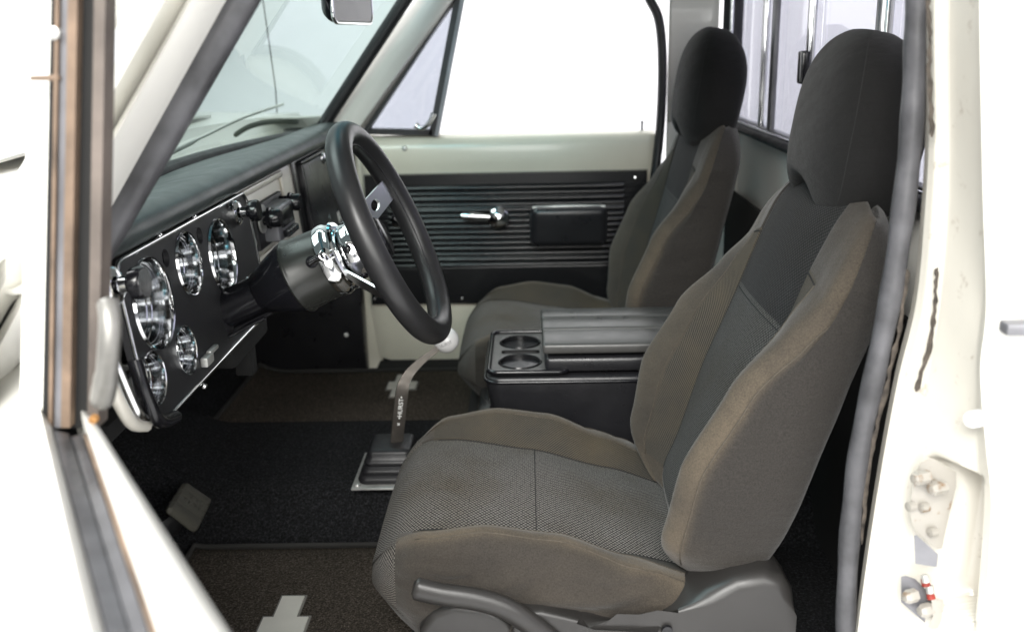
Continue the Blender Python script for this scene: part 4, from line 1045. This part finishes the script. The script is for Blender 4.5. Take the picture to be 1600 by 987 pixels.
# ------------------------------------------------------------------ shifter
gs = thing('gear_shifter', 'bent flat steel gear lever with white ball knob and black rubber boot', 'gear lever', (-0.27, 1.58, 0.09))
bc = Vector((-0.255, 1.60, 0.110))
b = MB(); b.box((bc.x-0.062, bc.y-0.075, 0.106), (bc.x+0.075, bc.y+0.08, 0.1105), 0.002); b.build('base_plate', 'zinc', gs, smooth=40)
for dx, dy in ((-0.052, -0.064), (-0.052, 0.068)): screw('plate_screw', Vector((bc.x+dx, bc.y+dy, 0.1112)), (0, 0, 1), 0.006, gs, 'zinc')
b = MB(); R = []
for i, (z, k) in enumerate([(0.1108, 1.0), (0.117, 1.02), (0.121, 0.98), (0.125, 0.90), (0.131, 0.92), (0.134, 0.88), (0.139, 0.80), (0.145, 0.82), (0.148, 0.78), (0.153, 0.70), (0.160, 0.70), (0.164, 0.66), (0.166, 0.58)]):
    R.append([Vector((v.x, v.y, z)) for v in rr2(bc.x-0.052*k+0.0, bc.x+0.060*k, bc.y-0.060*k, bc.y+0.062*k, 0.016*k, z)])
b.loft(R); b.build('shift_boot', 'black_rubber', gs, smooth=50)
LY = bc.y
l0 = PY(619, 712, LY); l1 = PY(620, 690, LY); l2 = PY(627, 620, LY); l3 = PY(634, 592, LY+0.008); l4 = PY(655, 567, LY+0.025); l5 = PY(686, 543, LY+0.045)
pth = catmull([l0+Vector((0, 0, -0.015)), l1, l2, l3, l4, l5], 6); n = len(pth)
b = MB(); b.tube(pth, [0.0105 if i < n*0.62 else 0.0105-0.006*((i-n*0.62)/(n*0.38)) for i in range(n)], 4, flat=1.0, up=(0.7, -0.7, 0.0))
b.bm.free(); b = MB(); R = []
for i, p in enumerate(pth):
    t = (pth[min(i+1, n-1)]-pth[max(i-1, 0)]).normalized(); side = Vector((1, 0.25, 0)); side = (side-t*side.dot(t)).normalized(); nn_ = t.cross(side)
    u = max(0, (i/(n-1)-0.42)/0.58); w = 0.0112-0.0068*u; h = 0.0035+0.0015*u
    R.append([p+side*w+nn_*h, p+side*w*0.9+nn_*(h+0.0008), p-side*w*0.9+nn_*(h+0.0008), p-side*w+nn_*h, p-side*w-nn_*h, p+side*w-nn_*h])
b.loft(R); b.build('lever', 'steel', gs, smooth=25)
KC_ = PY(697, 531, LY+0.055); kr = 0.0235
b = MB(); b.lathe(KC_, (0.5, 0.1, 0.85), [(-kr*math.cos(math.pi*i/24), kr*math.sin(math.pi*i/24)) for i in range(25)], 40, cap=False); b.build('knob', 'knob_white', gs, smooth=80)
# lettering: on the lever, reading up it, and round the knob
tv = (l2-l1).normalized(); sdv = Vector((1, 0.25, 0)); sdv = (sdv-tv*sdv.dot(tv)).normalized(); nv = sdv.cross(tv).normalized()
if nv.y > 0: nv = -nv
mid = l1.lerp(l2, 0.78)
put_text('\u00d7  \u2022HURST\u2022', 0.0115, lambda v: mid+tv*(v.x-0.006)+sdv*(-v.y)+nv*(0.0049+v.z), 'lever_mark', 'white_mark', gs)
kd = (CAM-KC_).normalized(); kd = (kd+Vector((-0.05, 0, -0.35))).normalized(); kx = Vector((0.9, 0, 0.35)); kx = (kx-kd*kx.dot(kd)).normalized(); ky = kd.cross(kx)
put_text('HURST', 0.0085, lambda v: KC_+(kd*kr+kx*v.x+ky*v.y).normalized()*(kr+0.0002+v.z*0.3), 'knob_mark', 'ink', gs)

# ------------------------------------------------------------------ floor mats, pedal
def matsheet(x0, x1, y0, y1, name, label):
    b = MB(); rows = []
    nx, ny = 30, 16
    g = lambda x, y, h: Vector((x, y, floor_z(x, y)+h))
    rows = [[g(x0+(x1-x0)*i/nx, y0+(y1-y0)*j/ny, 0.010 if (0 < i < nx and 0 < j < ny) else 0.003) for j in range(ny+1)] for i in range(nx+1)]
    b.sheet(rows); t = thing(name, label, 'floor mat', (x0, y0, 0.02), 'floor mats')
    b.build('mat_pile', 'floor_mat', t, smooth=70)
    ring_ = [g(x0+(x1-x0)*i/nx, y0, 0.008) for i in range(nx)] + [g(x1, y0+(y1-y0)*j/ny, 0.008) for j in range(ny)] + [g(x1-(x1-x0)*i/nx, y1, 0.008) for i in range(nx)] + [g(x0, y1-(y1-y0)*j/ny, 0.008) for j in range(ny)]
    b = MB(); b.tube(ring_, 0.0055, 6, closed=True); b.build('binding', 'mat_edge', t, smooth=60)
    return t
def emblem(t, c, sx, sy, skew):
    # bow tie with its long axis across the cab
    pts = [(-0.6, 1.0), (0.5, 1.0), (0.5, 0.36), (1.0, 0.36), (1.0, -0.36), (0.5, -0.36), (0.5, -1), (-0.6, -1), (-0.6, -0.36), (-1.0, -0.36), (-1.0, 0.36), (-0.6, 0.36)]
    for k, h, m in ((1.0, 0.0125, 'emblem_edge'), (0.86, 0.0145, 'emblem')):
        b = MB(); top = []
        for u, v in pts:
            uu = u-(math.copysign((1-k)*0.6, u)); vv = v-math.copysign((1-k)*0.45, v)
            x = c[0]+uu*sx+skew*vv*sy; y = c[1]+vv*sy; top.append((x, y))
        v0 = [b.bm.verts.new((x, y, floor_z(x, y)+h)) for x, y in top]; v1 = [b.bm.verts.new((x, y, floor_z(x, y)+h-0.006)) for x, y in top]
        b.bm.faces.new(v0)
        for i in range(len(top)): b.bm.faces.new([v0[i], v0[(i+1) % len(top)], v1[(i+1) % len(top)], v1[i]])
        b.build('emblem_border' if m == 'emblem_edge' else 'emblem', m, t)
m1 = matsheet(-0.585, 0.10, 1.03, 1.475, 'floor_mat', 'brown pile floor mat with grey emblem in the driver footwell')
emblem(m1, (-0.372, 1.228), 0.037, 0.088, 0.0)
m2 = matsheet(-0.70, -0.05, 1.93, 2.345, 'floor_mat', 'brown floor mat with grey emblem behind the gear lever, by the passenger door')
emblem(m2, (-0.315, 2.215), 0.038, 0.080, 0.0)
pl = thing('brake_pedal', 'grey-green ribbed rubber brake pedal above dark carpet', 'pedal', (-0.56, 1.38, 0.12))
pa, pb_, pc, pd_ = PX(262, 795, -0.57), PX(288, 755, -0.60), PX(328, 782, -0.575), PX(306, 828, -0.545)
b = MB(); nrm = ((pb_-pa).cross(pd_-pa)).normalized()
if nrm.x < 0: nrm = -nrm
def pq(u, v, h): return pa.lerp(pb_, v).lerp(pd_.lerp(pc, v), u)+nrm*h
nU, nV = 30, 30; rows = []
for i in range(nU+1):
    r_ = []
    for j in range(nV+1):
        u, v = i/nU, j/nV; h = 0.003
        if abs((v*4) % 1-0.5) > 0.42: h = 0.0
        if 0.18 < u < 0.82 and 0.3 < v < 0.72 and ((u*6) % 1 > 0.4) and ((v*6) % 1 > 0.4): h += 0.002
        e = min(u, 1-u, v, 1-v); h -= 0.006*max(0, 1-e/0.06)
        cr_ = 0.12; cu = max(0, abs(u-0.5)-(0.5-cr_)); cv = max(0, abs(v-0.5)-(0.5-cr_)); dd_ = math.hypot(cu, cv)
        if dd_ > cr_:
            uu = 0.5+math.copysign((0.5-cr_)+cu*cr_/dd_, u-0.5) if cu > 0 else u; vv = 0.5+math.copysign((0.5-cr_)+cv*cr_/dd_, v-0.5) if cv > 0 else v; u, v = uu, vv
        r_.append(pq(u, v, h))
    rows.append(r_)
b.sheet(rows); b.build('pedal_pad', 'pedal', pl, smooth=40, solid=0.008)
b = MB(); b.tube([pq(0.5, 0.1, -0.012), pq(0.3, -0.6, -0.03), pq(0.15, -1.1, -0.05)], [0.016, 0.022, 0.024], 10, flat=0.5); b.build('pedal_arm', 'vinyl', pl, smooth=50)

# ------------------------------------------------------------------ mirror and wipers
mi = thing('rearview_mirror', 'black rear-view mirror with bright edge hanging behind the windshield', 'mirror', (-0.285, 1.68, 0.93))
b = MB(); rot = Matrix.Translation((-0.295, 1.68, 0.924)) @ Matrix.Rotation(rad(-10), 4, 'Z')
R = []
for i in range(15):
    s = -1+2*i/14; k = (1-abs(s)**6)**0.5*0.94+0.06; R.append([rot @ Vector((0.017*math.cos(a)*(1 if math.cos(a) < 0 else 0.5)*k, s*0.098, 0.035*math.copysign(abs(math.sin(a))**0.6, math.sin(a))*k)) for a in [2*math.pi*j/24 for j in range(24)]])
b.loft(R); b.build('mirror_housing', 'gloss_black', mi, smooth=60)
b = MB(); rot2 = rot
fr_ = [rot @ Vector((0.009, y, z)) for y, z in rrect(-0.095, 0.095, -0.034, 0.034, 0.016)]
b.tube(fr_, 0.0032, 8, closed=True); b.build('mirror_rim', 'chrome', mi, smooth=60)
b = MB(); g_ = rrect(-0.093, 0.093, -0.032, 0.032, 0.015); v0 = [b.bm.verts.new(rot @ Vector((0.0105, y, z))) for y, z in g_]; b.bm.faces.new(v0); b.build('mirror_glass', 'gloss_black', mi)
b = MB(); b.tube([rot @ Vector((-0.012, 0, 0.0)), Vector((-0.31, 1.68, 1.0)), ws(1.68, 1.07)+Vector((0.012, 0, 0))], 0.006, 8); b.build('mirror_arm', 'chrome', mi, smooth=60)
def wiper(arm, blade, lbl):
    t = thing('windshield_wiper', lbl, 'wiper', arm[0]+Vector((0, 0, -0.02)), 'windshield wipers')
    b = MB(); b.lathe(arm[0]+Vector((0, 0, -0.015)), (-0.3, 0, 1), [(0, 0.014), (0.016, 0.012), (0.022, 0.0)], 16); b.tube(catmull(arm, 6), [0.0065]*5+[0.0035]*(6*(len(arm)-1)-4), 8); b.build('wiper_arm', 'wiper', t, smooth=60)
    b = MB(); q = catmull(blade, 6); b.tube(q, [0.003]+[0.0062]*(len(q)-2)+[0.004], 8, flat=0.6, up=(0, 0, 1)); b.build('wiper_blade', 'wiper_rub', t, smooth=60)
wiper([PX(236, 256, -0.645), PX(250, 238, -0.632), PX(262, 226, -0.622)], [PX(190, 262, -0.625), PX(222, 246, -0.628), PX(268, 236, -0.63)], 'wiper arm low at the driver end of the windshield glass')
wiper([PX(255, 243, -0.655), PX(320, 212, -0.635), PX(380, 184, -0.605), PX(442, 163, -0.572)], [PX(366, 212, -0.625), PX(392, 197, -0.607), PX(428, 190, -0.585), PX(466, 191, -0.560)], 'wiper with curved blade above the dash near the passenger pillar')

# ------------------------------------------------------------------ light
W = bpy.data.worlds.new('World'); S.world = W; W.use_nodes = True
W.node_tree.nodes['Background'].inputs[0].default_value = (0.95, 0.97, 1.0, 1); W.node_tree.nodes['Background'].inputs[1].default_value = 0.32
def area(name, loc, target, sx, sy, power, col=(1, 1, 1)):
    l = bpy.data.lights.new(name, 'AREA'); l.shape = 'RECTANGLE'; l.size = sx; l.size_y = sy; l.energy = power; l.color = col
    o = bpy.data.objects.new(name, l); COL.objects.link(o); o.location = loc
    o.rotation_euler = (Vector(target)-Vector(loc)).to_track_quat('-Z', 'Y').to_euler(); return o
area('softbox_driver_side', (0.6, -2.2, 1.5), (0.0, 1.5, 0.35), 3.2, 2.0, 130, (1, 0.99, 0.955))
area('softbox_overhead', (-0.7, -1.45, 2.45), (0.0, 1.6, 0.2), 1.8, 1.1, 170, (1, 0.985, 0.95))
area('softbox_windshield', (-1.9, 1.6, 2.9), (-0.4, 1.7, 0.6), 2.0, 1.4, 95, (0.98, 1, 1))
area('softbox_far_side', (0.3, 3.7, 3.4), (0.0, 4.9, 0.9), 5.0, 1.2, 128, (1, 0.99, 0.97))
area('softbox_front', (-3.6, 2.0, 3.6), (-5.6, 3.6, 0.8), 3.0, 2.0, 62, (0.97, 0.99, 1))
area('softbox_rear', (2.6, 1.6, 3.4), (4.0, 2.2, 0.9), 3.0, 1.5, 90, (0.96, 0.96, 1))

# ------------------------------------------------------------------ camera
cd = bpy.data.cameras.new('camera'); cam = bpy.data.objects.new('camera', cd); COL.objects.link(cam)
cd.sensor_width = 36; cd.sensor_fit = 'HORIZONTAL'; cd.lens = F*36/1600; cd.clip_start = 0.01; cd.clip_end = 200
R3 = MT.to_4x4(); cam.matrix_world = Matrix.Translation(CAM) @ R3
cd.dof.use_dof = True; cd.dof.focus_distance = 1.33; cd.dof.aperture_fstop = 4.0
S.camera = cam
S.view_settings.view_transform = 'Standard'; S.view_settings.look = 'None'; S.view_settings.exposure = 0; S.view_settings.gamma = 1
S.render.engine = 'CYCLES'; S.cycles.use_denoising = True
S.cycles.max_bounces = 8; S.cycles.diffuse_bounces = 4; S.cycles.glossy_bounces = 4; S.cycles.transparent_max_bounces = 12
S.cycles.caustics_reflective = False; S.cycles.caustics_refractive = False
for o in list(bpy.data.objects):
    if '_base' in o: del o['_base']
